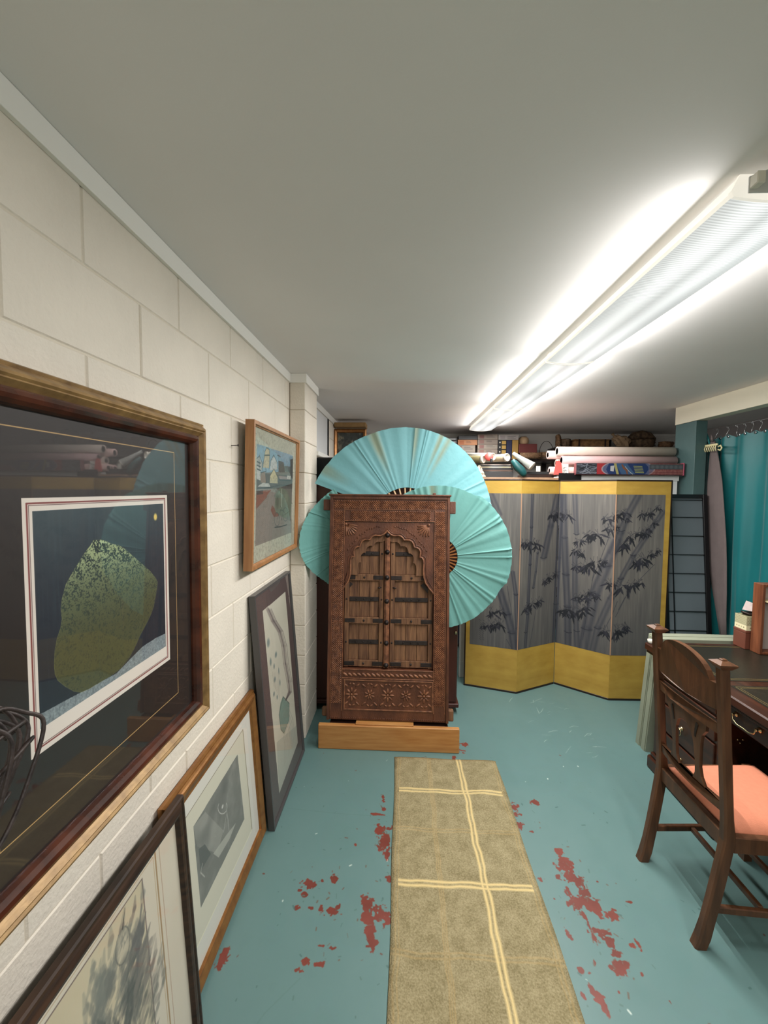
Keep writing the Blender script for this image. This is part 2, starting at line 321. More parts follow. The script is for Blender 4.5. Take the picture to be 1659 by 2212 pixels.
wl=struct('wall_left',MB().box(-.9,XL-.004,YB,YE,0,HC),MORTAR)
for r in range(len(LV)-1):
    z0,z1=LV[r],LV[r+1]; ph=.93 if r%2==1 else 1.13   # top course (r=11) has joints at .93, 1.33...
    for (ya,yb) in ((-.7,YP),(2.99,YE)):
        js=[ya]+[j for j in (ph+.4*k for k in range(-6,14)) if ya+.04<j<yb-.04]+[yb]
        for a,c in zip(js[:-1],js[1:]): put_block(wl,XL,a,z0,c-a,z1-z0)
pr=struct('wall_pier',MB().box(XL-.002,-.627-.009,YP+.008,2.99,0,HC),MORTAR)
for r in range(len(LV)-1):
    z0,z1=LV[r],LV[r+1]
    o=MB().box(XL+.002,-.627+random.uniform(-.001,.001),YP,2.99,z0+.0015,z1-.0015,bev=.0035).build('block',BLOCK,pr)
struct('trim_1',MB().box(XL-.001,XL+.012,YB,YP,2.333,HC-.0005,bev=.001),TRIM)
struct('trim_2',MB().box(XL+.012,-.627+.012,YP-.012,YP,2.333,HC-.0005,bev=.001),TRIM)
struct('trim_3',MB().box(-.627,-.615,YP,3.0,2.333,HC-.0005,bev=.001),TRIM)
struct('trim_4',MB().box(XL-.001,XL+.012,3.0,YE,2.333,HC-.0005,bev=.001),TRIM)
struct('trim_5',MB().box(2.355,2.45,-2.15,3.72,2.241,HC-.0005,bev=.002),BEAM,label='deep cream lintel under the ceiling above the teal curtain')
struct('wall_post',MB().box(2.36,2.45,3.465,3.715,0,2.24,bev=.002),TEAL)
# nail in the wall and old nail holes
nl=thing('nail','small black nail in white block wall left of the town painting','nail',(XL,1.728,1.841))
MB().tube([(-.005,0,0),(.028,0,.002)],.0018,8).build('shank',IRON,nl); MB().tube([(.028,0,.002),(.030,0,.002)],.005,10).build('head',IRON,nl)
# ============================================================= CEILING LIGHTS
def diff_mat():
    m=bpy.data.materials.new('prismatic_diffuser'); m.use_nodes=True; nt=m.node_tree; b=nt.nodes['Principled BSDF']
    b.inputs['Base Color'].default_value=(.45,.46,.46,1); b.inputs['Roughness'].default_value=.3
    tc=nt.nodes.new('ShaderNodeTexCoord'); sp=nt.nodes.new('ShaderNodeSeparateXYZ'); nt.links.new(tc.outputs['Object'],sp.inputs[0])
    def mth(op,a,bv=None,c=None):
        n=nt.nodes.new('ShaderNodeMath'); n.operation=op
        for i,q in enumerate((a,bv,c)):
            if q is None: continue
            if isinstance(q,(int,float)): n.inputs[i].default_value=q
            else: nt.links.new(q,n.inputs[i])
        return n.outputs[0]
    rib=mth('SINE',mth('MULTIPLY',sp.outputs['Y'],2*PI/.0095))          # moulded cross ribs of the lens
    rib=mth('MULTIPLY_ADD',rib,.17,.80)
    ax=mth('ABSOLUTE',sp.outputs['X'])
    t=mth('SUBTRACT',ax,.05); t=mth('MULTIPLY',t,t); t=mth('MULTIPLY',t,-700.); t=mth('EXPONENT',t)   # the two tubes behind the lens
    prof=mth('MULTIPLY_ADD',t,.42,.60)
    st=mth('MULTIPLY',mth('MULTIPLY',rib,prof),.82)
    b.inputs['Emission Color'].default_value=(.97,1,.985,1); nt.links.new(st,b.inputs['Emission Strength']); return m
DIFF=diff_mat(); HOUS=M('white_housing',sr(236,232,220),.4)
HOUSE=emis('glowing_side',(.93,.89,.80,1),.42)
def make_light(y0,y1,label):
    L=y1-y0; t=thing('ceiling_light',label,'light',(.875,y0,HC),(0,0,0),'row of fluorescent ceiling lights')
    # lens: arc across x, swept along y with fine real ribs
    xs=[-.121+.242*i/12 for i in range(13)]; z=lambda x:-.046-.012*(1-(x/.121)**2)
    n=int(L/.00475); vs=[];fs=[]
    for j in range(n+1):
        d=.0011 if j%2 else 0
        for x in xs: vs.append((x,.008+(L-.016)*j/n,z(x)+d))
    for j in range(n):
        for i in range(12): a=j*13+i; fs.append((a,a+1,a+14,a+13))
    d=MB().add(vs,fs,True).build('diffuser',DIFF,t)
    for s in (-1,1):
        MB().add([(s*.121,.008,-.046),(s*.121,L-.008,-.046),(s*.126,L-.008,-.038),(s*.126,.008,-.038),(s*.108,.008,-.003),(s*.108,L-.008,-.003)],
                 [(0,1,2,3),(3,2,5,4)]).build('side_lens',HOUSE,t)
    for ya,yb in ((0,.009),(L-.009,L)):
        pts=[(x,z(x)-.002) for x in xs]+[(.128,-.037),(.11,0),(-.11,0),(-.128,-.037)]
        MB().prism(pts,ya,yb,'y').build('end_cap',HOUSE,t)
    MB().box(-.09,.09,.012,L-.012,-.004,-.0005).build('back_plate',HOUS,t)
make_light(*FIX[0],'fluorescent ceiling light nearest the camera, with ribbed lens and cream end cap')
make_light(*FIX[1],'middle fluorescent light of the row along the ceiling')
make_light(*FIX[2],'farthest fluorescent light of the row, over the back shelves')
t=thing('light_batten','open white metal light batten without a lens at top right of ceiling','light',(.875,-.24,HC))
MB().box(-.10,.10,0,1.20,-.038,-.0005,bev=.003).build('channel',HOUS,t)
bp_=[(-.118,-.066),(.118,-.066),(.118,-.004),(-.055,-.004),(-.075,-.016),(-.118,-.032)]
MB().prism(bp_,1.222,1.225,'y').build('end_bracket',WHITE,t)
MB().box(-.118,-.10,1.20,1.222,-.060,-.034,bev=.002).build('side_tab',HOUS,t)
MB().box(-.062,-.030,1.190,1.221,-.078,-.038,bev=.006).build('lamp_holder',WHITE,t)
MB().box(.030,.062,1.190,1.221,-.078,-.038,bev=.006).build('lamp_holder',WHITE,t)
MB().tube([(-.046,.02,-.058),(-.046,1.19,-.058)],.013,12).build('tube',M('unlit_tube',sr(225,228,228),.2),t)
MB().tube([(.046,.02,-.058),(.046,1.19,-.058)],.013,12).build('tube',bpy.data.materials['unlit_tube'],t)
# ============================================================= PICTURES
# --- big stone print in gold and mahogany frame
W_,H_=.905,1.02
t=thing('framed_print','large gold and mahogany frame holding a speckled stone print on dark mat','picture',(XL+.012,.9575,.861),(0,0,R(90)))
rails('frame_rail',W_,H_,[(0,0),(0,.018),(.004,.026),(.010,.024),(.013,.030),(.022,.043),(.028,.045),(.033,.041),(.036,.042),(.043,.034),(.047,.030),(.047,0)],GOLD,t,'antique gold outer rail')
rails('frame_slip',W_-.094,H_-.094,[(0,0),(0,.030),(.004,.033),(.012,.036),(.020,.033),(.027,.024),(.030,.015),(.030,0)],MAHOG,t,'glossy mahogany inner rail')
for o in t.children:
    if o.name.startswith('frame_slip'): o.location=(0,0,.047)
fx=lambda Y:Y-.9575; fz=lambda Z:Z-.861
aw,ah=940,1090; A=Art(aw,ah,(34,24,21),4)     # whole mat area painted: dark mat, gold fillet, white window, print
iw,ih=W_-.154,H_-.154; x00=-iw/2; z00=.077
def m2(Y,Z): return ((fx(Y)-x00)/iw*aw,(1-(fz(Z)-z00)/ih)*ah)
A.mix(np.clip(A.noise(4,4,4)-.4,0,1)*.3,(26,19,18))
def rectl(a,b,c,d,wd,col,al=1):
    P=[m2(a,c),m2(b,c),m2(b,d),m2(a,d),m2(a,c)]
    for p,q in zip(P[:-1],P[1:]): A.stroke([p,q],wd,col,al,.8)
rectl(.668,1.247,1.012,1.767,1.5,(196,160,104))
P=[m2(.735,1.637),m2(1.206,1.637),m2(1.206,1.137),m2(.735,1.137)]; A.poly(P,(226,216,206))
rectl(.745,1.194,1.149,1.627,2.1,(128,60,58)); rectl(.749,1.190,1.153,1.623,.9,(70,40,40),.8)
f=homog([(62,140),(1102,92),(1135,1222),(135,1835)],1,1)
def q(x,y):
    u,v=f(x,y); return m2(.757+(1.184-.757)*u,1.612-(1.612-1.185)*v)
pm=A.poly([q(62,140),q(1102,92),q(1135,1222),q(135,1835)],0,mask=True); 
nn=A.noise(3,3,4); gv=np.clip((A.Y-q(0,100)[1])/(q(0,1400)[1]-q(0,100)[1]),0,1); A.mix(pm,(46,62,70)); A.mix(pm*np.clip(gv*1.7,0,1),(25,31,43)); A.mix(pm*np.clip((nn-.42)*3,0,1)*.35*(1-gv),(70,90,94))
nn=A.noise(200,6,3); A.mix(pm*np.clip((nn-.5)*2,0,1)*.25,(60,86,92))
A.mix(A.poly([q(1130,1120),q(1060,1150),q(950,1215),q(840,1320),q(740,1420),q(560,1510),q(350,1610),q(130,1720),q(135,1835),q(1135,1222)],0,mask=True)*(.75+.5*(A.noise(240,240,3)-.5)),(158,170,172))
st=[(548,372),(600,368),(640,378),(690,402),(740,410),(800,445),(850,490),(920,550),(1000,620),(1050,680),(1064,712),(1060,760),(1035,900),(1015,960),(975,1040),(930,1120),(880,1230),(840,1300),(770,1385),(690,1440),(600,1490),(520,1535),(455,1560),(400,1550),(330,1510),(270,1460),(248,1410),(240,1340),(245,1230),(262,1130),(290,1050),(300,980),(290,900),(300,820),(330,710),(370,640),(430,540),(480,465),(515,420)]
sm=A.poly([q(*p) for p in st],0,mask=True)
A.mix(sm,(84,98,76)); g=np.clip((A.Y-q(0,400)[1])/(q(0,1500)[1]-q(0,400)[1]),0,1)
A.mix(sm*(1-g)**2.2*1.0,(186,198,146)); A.mix(sm*np.clip(g*1.6-.35,0,1)*.85,(74,73,42))
sp=A.noise(300,340,2)*.6+A.noise(90,100,3)*.4; A.mix(sm*np.clip((sp-.60+.14*(1-g)**1.2)*14,0,1)*np.clip(1.2-g*.9,.2,1),(30,46,44))
sp=A.noise(170,190,3); A.mix(sm*np.clip((sp-.64)*12,0,1)*.55,(36,44,36))
for i in range(len(st)): A.stroke([q(*st[i-1]),q(*st[i])],.5,(150,150,96),.5,1)
cx,cy=q(1042,195); A.ell(cx,cy,13,16,(226,200,110),1,.5)
ART=artmat('stone_print',A,.6)
panel_uv('print',x00-.003,x00+iw+.003,z00-.003,z00+ih+.003,-.008,ART,t)
MB().box(x00-.004,x00+iw+.004,-.0125,-.0105,z00-.004,z00+ih+.004).build('glass',GLASS,t)
MB().box(x00-.01,x00+iw+.01,-.005,0,z00-.01,z00+ih+.01).build('backing',DARK,t)
# --- town painting in tan wood box frame, hung, tipping forward
t=thing('framed_painting','tan wood box frame with a town scene and bicycle, hung on the wall','picture',(-.706,2.19,1.292),(R(1.4),0,R(90)))
W_,H_=.80,.672
rails('frame_rail',W_,H_,[(0,0),(0,.04),(.016,.04),(.018,.030),(.022,.028),(.022,0)],OAK,t)
aw,ah=420,360; A=Art(aw,ah,(196,196,168),6); A.mix(np.clip(A.noise(8,8,4)-.35,0,1)*.8,(206,212,184)); A.mix(np.clip(A.noise(14,14,3)-.5,0,1)*.6,(178,176,140))
f=homog([(195,140),(783,380),(737,1755),(145,2060)],aw,ah); c=lambda *p:[f(x,y) for x,y in p]
A.poly(c((258,400),(735,545),(703,1600),(220,1790)),(120,116,104))
A.poly(c((258,400),(735,545),(728,760),(250,800)),(128,172,196)); 
A.poly(c((252,800),(728,820),(722,1000),(248,1010)),(92,88,82))
A.poly(c((620,760),(728,790),(728,700),(620,690)),(96,112,110))
A.poly(c((540,620),(610,640),(628,780),(540,780)),(88,66,60)); A.poly(c((700,600),(735,590),(730,860),(700,850)),(80,80,76))
A.poly(c((252,590),(290,570),(325,660),(322,760),(250,760)),(176,180,170)); A.poly(c((252,700),(300,720),(300,900),(250,880)),(196,196,186))
A.poly(c((330,720),(355,560),(362,500),(385,445),(420,470),(425,545),(415,730)),(202,186,140))
A.poly(c((430,690),(440,620),(480,560),(520,640),(522,740),(430,760)),(196,196,190)); A.poly(c((420,930),(425,830),(480,730),(525,840),(525,935)),(208,192,134))
A.poly(c((300,880),(312,800),(360,770),(372,930),(300,930)),(150,120,96)); A.poly(c((540,830),(705,840),(700,885),(560,880)),(158,134,126)); A.poly(c((655,820),(703,826),(700,872),(655,868)),(214,206,190))
A.poly(c((285,960),(330,930),(410,935),(430,985),(260,985)),(186,186,174))
A.poly(c((245,1080),(380,1010),(475,1015),(330,1180),(238,1290)),(146,86,66)); A.poly(c((250,1010),(480,1010),(500,1060),(470,1100),(600,1400),(703,1450),(703,1600),(220,1790),(232,1300),(390,1120)),(142,134,122))
A.poly(c((245,1085),(300,1035),(440,1020),(350,1150),(238,1255)),(150,84,62)); A.poly(c((430,1300),(450,1230),(520,1320),(540,1380),(470,1390)),(140,80,62))
A.poly(c((480,1260),(500,1080),(560,980),(640,1020),(690,1130),(712,1200),(700,1380),(600,1400),(500,1330)),(112,126,100)); A.ell(*f(520,1180),22,30,(70,86,66),.7,.6); A.ell(*f(640,1120),30,26,(140,150,118),.7,.7)
A.a=A.a.mean(axis=2,keepdims=True)*.28+A.a*.72; A.a*=.88; A.mix(np.clip((A.noise(90,80,3)-.45)*2.5,0,1)*.30,(110,108,96)); A.mix(np.clip((A.noise(60,60,3)-.5)*3,0,1)*.35,(96,92,84))
B=(48,54,54)
def ln(w,*p,al=.85): A.stroke(c(*p),w,B,al,1)
ln(1.2,(330,720),(355,560),(362,500),(385,445),(420,470),(425,545),(415,730)); ln(1.6,(360,550),(425,548)); ln(1.2,(420,930),(425,830),(480,730),(525,840)); ln(1.2,(430,690),(440,620),(480,540),(525,650),(522,760)); ln(1.1,(545,490),(548,640)); ln(1.4,(528,545),(570,562)); ln(1.2,(252,600),(290,560),(325,660),(322,760)); ln(1.,(285,540),(287,740)); ln(1.2,(250,1010),(420,990),(560,950),(700,960)); ln(1.,(300,790),(372,770)); ln(2,(550,880),(705,885)); ln(1.4,(372,740),(370,930))
for k in range(5): ln(1,(435+18*k,890),(437+18*k,940))
for k in range(3): ln(1.4,(248,1050+18*k),(330,1035+18*k))
for k in range(3): ln(1.8,(256,640+50*k),(300,660+50*k))
for cx,cy in ((512,1420),(625,1350)):
    pts=[(cx+34*cos(a),cy+92*sin(a)) for a in np.linspace(0,2*PI,22)]; ln(.9,*pts)
ln(.9,(512,1420),(560,1290),(600,1300),(625,1350)); ln(.9,(560,1290),(570,1430),(600,1300)); ln(1,(575,1270),(560,1240)); ln(1.6,(480,1530),(560,1520),(645,1490)); A.stroke(c((578,1010),(580,1100),(575,1250)),1.6,(200,204,190),.8,1)
ART=artmat('town_painting',A,.8)
panel_uv('painting',-W_/2+.02,W_/2-.02,.02,H_-.02,-.022,ART,t,.004); MB().box(-W_/2+.02,W_/2-.02,-.027,-.0255,.02,H_-.02).build('glass',GLASS,t)
# --- pictures leaning from the floor
def leaner(label,y0,y1,xfoot,xtop,h,thick,name='framed_drawing',dz=0):
    """front foot at x=xfoot; front top edge at x=xtop"""
    a=math.asin((xfoot-xtop)/h)
    # origin = back bottom edge
    return thing(name,label,'picture',(xfoot-thick*cos(a),(y0+y1)/2,thick*sin(a)*0+.0+dz),(-a,0,R(90)))
# tall narrow grey one
W_,H_=.62,1.155
t=leaner('tall narrow grey frame with a flower drawing leaning on wall beside the pier',1.885,2.505,-.600,-.690,H_,.03)
GREYF=M('grey_frame',sr(74,72,72),.35); 
rails('frame_rail',W_,H_,[(0,0),(0,.030),(.012,.030),(.014,.022),(.014,0)],GREYF,t)
aw,ah=300,560; A=Art(aw,ah,(88,74,72),8); A.mix(np.clip(A.noise(3,3,3)-.4,0,1)*.3,(78,66,66))
f=homog([(655,300),(893,122),(997,1325),(797,1862)],aw,ah); c=lambda *p:[f(x,y) for x,y in p]
A.poly(c((720,385),(875,250),(965,1275),(840,1630)),(196,192,176)); pm=A.poly(c((720,385),(875,250),(965,1275),(840,1630)),0,mask=True)
A.mix(pm*np.clip((A.noise(4,5,3)-.45)*2,0,1)*.4,(168,166,150))
for k,(o_,wd,al) in enumerate([(0,5,.55),(14,3,.5),(-10,3,.45),(24,2,.5),(6,2,.8)]):
    A.stroke(c((755+o_,370),(790+o_,450),(835+o_,520),(862+o_,620),(875+o_,740),(898+o_,860),(905+o_*.6,930),(880,990)),[wd]*8,(112,100,98) if k<3 else (80,72,74),al,3)
A.poly(c((862,965),(878,990),(905,1010),(905,1120),(870,1215),(848,1190),(835,1090),(845,1010)),(126,146,134)); A.stroke(c((862,965),(905,1010),(905,1120),(870,1215),(848,1190),(835,1090),(862,965)),1.2,(70,80,76),.8,1)
for x,y,r1,r2 in [(760,600,16,26),(812,680,14,18),(776,730,11,24),(800,760,9,16),(832,790,6,22),(805,850,12,16),(840,870,8,20),(800,950,10,14),(822,970,8,14)]:
    A.ell(*f(x,y),r1*.9,r2*.55,(88,110,112),.7,.6)
for k in range(9): A.stroke(c((890-6*k,1010+12*k),(930-7*k,1120+20*k),(945-9*k,1250+24*k)),[1,1.5,1],(130,128,118),.5,2)
for k in range(6): A.stroke(c((790+10*k,800),(800+8*k,900+14*k)),.9,(110,106,100),.5,1.5)
A.mix(pm*A.poly(c((820,1280),(965,1150),(965,1275),(840,1630)),0,mask=True)*.5,(150,154,144))
panel_uv('drawing',-W_/2+.012,W_/2-.012,.012,H_-.012,-.018,artmat('flower_drawing',A,.7),t,.003)
MB().box(-W_/2+.012,W_/2-.012,-.0225,-.021,.012,H_-.012).build('glass',GLASS,t); MB().box(-W_/2+.01,W_/2-.01,-.014,-.002,.01,H_-.01).build('backing',DARK,t)
# gold landscape one
W_,H_=.745,.705
t=leaner('gold framed grey print leaning on the wall, behind the dark frame',1.145,1.890,-.634,-.688,H_,.03,'framed_print')
GOLD2=M('warm_gold',sr(160,112,62),.3,metal=.5,col2=sr(132,86,46),nscale=30,mixr=(.3,.7))
rails('frame_rail',W_,H_,[(0,0),(0,.012),(.004,.02),(.010,.019),(.014,.025),(.018,.030),(.026,.031),(.040,.026),(.052,.022),(.058,.023),(.060,.016),(.060,0)],GOLD2,t)
aw,ah=460,430; A=Art(aw,ah,(216,212,202),9)
f=homog([(197,880),(680,195),(755,1040),(320,2090)],aw,ah); c=lambda *p:[f(x,y) for x,y in p]
A.mix(np.clip(A.noise(3,3,3)-.4,0,1)*.2,(200,200,192))
A.poly(c((265,935),(640,350),(705,1040),(352,1810)),(208,204,186))
for p,q_ ,w_,cc in [((265,935),(640,350),.9,(110,96,78)),((640,350),(705,1040),2.4,(150,142,118)),((705,1040),(352,1810),1.8,(232,228,200)),((352,1810),(265,935),.8,(140,130,108))]: A.stroke(c(p,q_),w_,cc,.9,1)  # mat bevel: light and shade painted into its edges, side by side
pm=A.poly(c((325,985),(607,518),(655,965),(378,1540)),0,mask=True); A.mix(pm,(118,118,112)); A.mix(pm*np.clip((A.noise(12,12,4)-.4)*2.5,0,1)*.6,(146,146,140)); A.mix(pm*A.poly(c((325,985),(400,890),(520,1030),(480,1180),(350,1120)),0,mask=True)*.6,(160,160,152))
A.mix(pm*np.clip((A.noise(5,5,3)-.5)*3,0,1)*.5,(84,84,82)); A.poly(c((360,1140),(400,1110),(440,1180),(375,1290)),(84,86,84),.8)
A.poly(c((455,1180),(540,1060),(600,985),(560,1090),(490,1210)),(178,178,168),.8); A.ell(*f(512,865),7,6,(206,206,200),.9,.4)
ring=[(512+30*cos(a),870+45*sin(a)) for a in np.linspace(-.6,PI+.6,14)]; A.stroke(c(*ring),1.1,(196,196,190),.9,1)
A.stroke(c((540,900),(548,960),(555,1030)),1,(190,190,184),.9,1); A.stroke(c((538,920),(520,1040)),.9,(190,190,184),.9,1); A.stroke(c((385,1240),(375,1300),(400,1330)),1.5,(180,180,172),.8,1)
panel_uv('print',-W_/2+.056,W_/2-.056,.056,H_-.056,-.012,artmat('grey_print',A,.7),t,.003)
MB().box(-W_/2+.056,W_/2-.056,-.0165,-.015,.056,H_-.056).build('glass',GLASS,t); MB().box(-W_/2+.03,W_/2-.03,-.0085,-.001,.03,H_-.03).build('backing',DARK,t)
# near dark one
W_,H_=.90,.742
t=leaner('dark brown frame with an ink figure drawing on cream paper, nearest the camera',.262,1.162,-.590,-.640,H_,.026)
rails('frame_rail',W_,H_,[(0,0),(0,.016),(.003,.021),(.009,.022),(.012,.018),(.018,.021),(.030,.026),(.038,.024),(.041,.014),(.041,0)],MAHB,t)
aw,ah=560,470; A=Art(aw,ah,(206,196,178),12); A.mix(np.clip(A.noise(5,5,4)-.35,0,1)*.5,(196,180,156)); A.mix(np.clip((A.noise(3,3,3)-.5)*3,0,1)*.3,(214,208,196))
HW,HH=W_-.078,H_-.078
def d2(x,z): return ((x+HW/2)/HW*aw,(1-(z-.039)/HH)*ah)
def rc(a,b,z0,z1,w_,col,al=.9):
    P=[d2(a,z0),d2(b,z0),d2(b,z1),d2(a,z1),d2(a,z0)]
    for p,q_ in zip(P[:-1],P[1:]): A.stroke([p,q_],w_,col,al,1)
rc(-.312,.312,.055,.690,1.8,(150,118,76)); rc(-.303,.303,.064,.681,.6,(170,140,100)); rc(-.330,.330,.045,.697,.8,(150,110,84),.6)
P=[d2(-.255,.12),d2(.255,.12),d2(.255,.668),d2(-.255,.668)]; A.poly(P,(200,188,160)); A.mix(A.poly(P,0,mask=True)*np.clip((A.noise(6,6,3)-.4)*2,0,1)*.5,(186,172,142)); rc(-.255,.255,.12,.668,1.2,(104,84,80))
def cl(cx,cz,n,sx,sz,w_,col,al,seed,a0=1.1,bend=.35,L0=.03,L1=.08):
    r=np.random.default_rng(seed)
    for _ in range(n):
        x=cx+r.normal(0,sx); z=cz+r.normal(0,sz); a=r.normal(a0,bend); L=r.uniform(L0,L1)
        A.stroke([d2(x,z),d2(x+L*cos(a)/2+.004,z+L*sin(a)/2),d2(x+L*cos(a),z+L*sin(a))],[w_*.4,w_,w_*.3],col,al,2.5)
cl(.085,.53,46,.020,.045,6,(118,120,112),.35,1); cl(.07,.45,30,.02,.05,5,(108,110,104),.35,11)
cl(.165,.48,60,.028,.055,7,(104,104,98),.30,2); cl(.18,.45,40,.015,.04,4,(72,74,70),.45,7,a0=.9)
cl(.215,.50,14,.012,.03,5,(96,92,90),.45,3); cl(.20,.40,50,.035,.05,7,(118,112,104),.28,6,a0=.8)
cl(.10,.37,60,.05,.035,5,(64,66,64),.35,4); cl(.04,.33,50,.06,.04,5,(108,110,102),.32,5); cl(.13,.30,60,.07,.05,6,(92,92,86),.3,8)
A.ell(*d2(.172,.583),17,26,(190,180,158),.9,.5)
hd=[(.172+.024*cos(a),.585+.040*sin(a)) for a in np.linspace(0,2*PI,20)]; A.stroke([d2(*p) for p in hd],.9,(100,98,92),.75,1.3)
cl(.165,.60,12,.010,.015,2,(130,128,118),.5,12,L0=.01,L1=.02)
A.stroke([d2(.176,.622),d2(.182,.640),d2(.190,.66)],[1.6,1.0,.3],(70,70,66),.9,1)
A.stroke([d2(.245,.610),d2(.232,.570),d2(.218,.52),d2(.208,.46)],[1.5,4,5,1],(96,94,92),.7,2)
panel_uv('drawing',-HW/2,HW/2,.039,.039+HH,-.010,artmat('ink_drawing',A,.75),t,.003)
MB().box(-HW/2,HW/2,-.0145,-.013,.039,.039+HH).build('glass',GLASS,t); MB().box(-W_/2+.03,W_/2-.03,-.0065,-.001,.03,H_-.03).build('backing',DARK,t)
# ============================================================= VINE BUNDLE (lower left)
t=thing('vine_bundle','dark twisted vine bundle with looped ends in front of the stone print','dried branches',(-.505,.42,.0))
VINE=M('vine_bark',sr(62,50,46),.55,col2=sr(34,26,25),nscale=40,bump=.5,bscale=120)
vr=random.Random(4)
def vl(pts,r):
    P=[Vector(p) for p in pts]; out=[]
    for i in range(len(P)-1):
        p0=P[max(i-1,0)];p1=P[i];p2=P[i+1];p3=P[min(i+2,len(P)-1)]
        for k in range(6):
            s=k/6; out.append(.5*((2*p1)+(p2-p0)*s+(2*p0-5*p1+4*p2-p3)*s*s+(3*p1-p0-3*p2+p3)*s**3))
    out.append(P[-1]); MB().tube(out,[r*(1-.35*i/len(out)) for i in range(len(out))],7).build('vine',VINE,t)
# local: x out from wall, y along wall, z up
for k in range(8):
    y=.02+.03*(k%4)-.05; x=-.02+.014*(k%3); top=1.26+.012*k; a=(.112,.085,.060,.098,.030,.106,.0,.072)[k]
    vl([(x*.3,-.27+.01*k,0),(x*.5,-.22+.008*k,.6),(x,-.14+.006*k,1.03),(x+.005,-.055+.25*a,1.17),(x+.01,-.01+.5*a,1.225),(x+.012,a*.80-.006,1.278),(x+.01,a,1.325+.006*(k%3)),(x,a-.016,1.356+.005*(k%4)),(x-.01,a-.045,1.368+.005*(k%3)),(x-.01,a-.085,1.350),(x,a-.13,1.25),(x,a-.17,1.12)],.0034)
for z0,z1,y0,y1 in [(1.315,1.350,-.06,.088),(1.26,1.32,-.10,.098),(1.20,1.268,-.12,.062)]:
    vl([(.012,y0,z0),(.014,(y0+y1)/2,z0+.03),(.008,y1,z1),(-.01,y1-.01,z1-.02)],.0034)
# ============================================================= RUG
def rug_mat():
    m=bpy.data.materials.new('wool_rug'); m.use_nodes=True; nt=m.node_tree; b=nt.nodes['Principled BSDF']; b.inputs['Roughness'].default_value=.95; b.inputs['Specular IOR Level'].default_value=.1
    tc=nt.nodes.new('ShaderNodeTexCoord'); sp=nt.nodes.new('ShaderNodeSeparateXYZ'); nt.links.new(tc.outputs['Object'],sp.inputs[0])
    nz=nt.nodes.new('ShaderNodeTexNoise'); nz.inputs['Scale'].default_value=6; nz.inputs['Detail'].default_value=2; nt.links.new(tc.outputs['Object'],nz.inputs[0])
    def mth(op,*a):
        n=nt.nodes.new('ShaderNodeMath'); n.operation=op
        for i,q in enumerate(a):
            if isinstance(q,(int,float)): n.inputs[i].default_value=q
            else: nt.links.new(q,n.inputs[i])
        return n.outputs[0]
    wob=mth('MULTIPLY',mth('SUBTRACT',nz.outputs[0],.5),.035)
    X=mth('ADD',sp.outputs['X'],wob); Y=mth('ADD',sp.outputs['Y'],wob)
    def line(co,c,hw,off): # pair of thin stripes at c +- off
        d=mth('ABSOLUTE',mth('SUBTRACT',mth('ABSOLUTE',mth('SUBTRACT',co,c)),off)); return mth('SUBTRACT',1,mth('MINIMUM',mth('MULTIPLY',d,1/hw),1))
    fine=nt.nodes.new('ShaderNodeTexNoise'); fine.inputs['Scale'].default_value=170; fine.inputs['Detail'].default_value=3; nt.links.new(tc.outputs['Object'],fine.inputs[0])
    big=nt.nodes.new('ShaderNodeTexNoise'); big.inputs['Scale'].default_value=18; big.inputs['Detail'].default_value=5; nt.links.new(tc.outputs['Object'],big.inputs[0])
    fb=mth('ADD',mth('MULTIPLY',fine.outputs[0],.6),mth('MULTIPLY',big.outputs[0],.4))
    cr=nt.nodes.new('ShaderNodeValToRGB'); nt.links.new(fb,cr.inputs[0]); cr.color_ramp.elements[0].position=.36; cr.color_ramp.elements[1].position=.64
    cr.color_ramp.elements[0].color=sr(126,115,84); cr.color_ramp.elements[1].color=sr(164,152,119)
    strong=[line(X,.365,.010,.010),line(Y,2.192,.010,.010),line(Y,1.652,.010,.010)]
    s=strong[0]
    for q in strong[1:]: s=mth('MAXIMUM',s,q)
    inx=mth('MULTIPLY',mth('GREATER_THAN',sp.outputs['X'],.0),mth('LESS_THAN',sp.outputs['X'],.562)); s=mth('MULTIPLY',s,inx)
    weak=[line(X,.178,.005,.008),line(X,.178,.004,0),line(Y,1.93,.006,.008),line(Y,1.385,.006,.008),line(X,-.012,.006,.0),line(X,.572,.006,.0),line(X,.003,.004,.0),line(X,.557,.004,.0),line(Y,2.462,.008,0)]
    wk=weak[0]
    for q in weak[1:]: wk=mth('MAXIMUM',wk,q)
    def mixc(f,a,col):
        n=nt.nodes.new('ShaderNodeMix'); n.data_type='RGBA'; nt.links.new(f,n.inputs[0]); nt.links.new(a,n.inputs[6]); n.inputs[7].default_value=col; return n.outputs[2]
    c=mixc(mth('MULTIPLY',wk,.32),cr.outputs[0],sr(190,160,108)); c=mixc(mth('MULTIPLY',s,.95),c,sr(222,198,142))
    nt.links.new(c,b.inputs['Base Color'])
    bp=nt.nodes.new('ShaderNodeBump'); bp.inputs['Strength'].default_value=.8; bp.inputs['Distance'].default_value=.004; nt.links.new(fine.outputs[0],bp.inputs['Height']); nt.links.new(bp.outputs[0],b.inputs['Normal']); return m
vs=[];fs=[];nx,ny=24,90; rr=random.Random(9)
def rugp(i,j):
    x=-.028+.617*i/nx; y=.25+2.222*j/ny
    e=.0025*sin(y*9+1)*(i in(0,nx)) + .003*sin(x*15)*(j in (0,ny)); return x+e,y+ (e if j in(0,ny) else 0)-.01*(x-.28)*(j==ny)
for j in range(ny+1):
    for i in range(nx+1):
        x,y=rugp(i,j); z=.009+.0018*sin(x*14+y*3)*sin(y*6+x*2); ed=(i in(0,nx) or j in(0,ny)); vs.append((x,y,.006 if ed else z))
n0=len(vs)
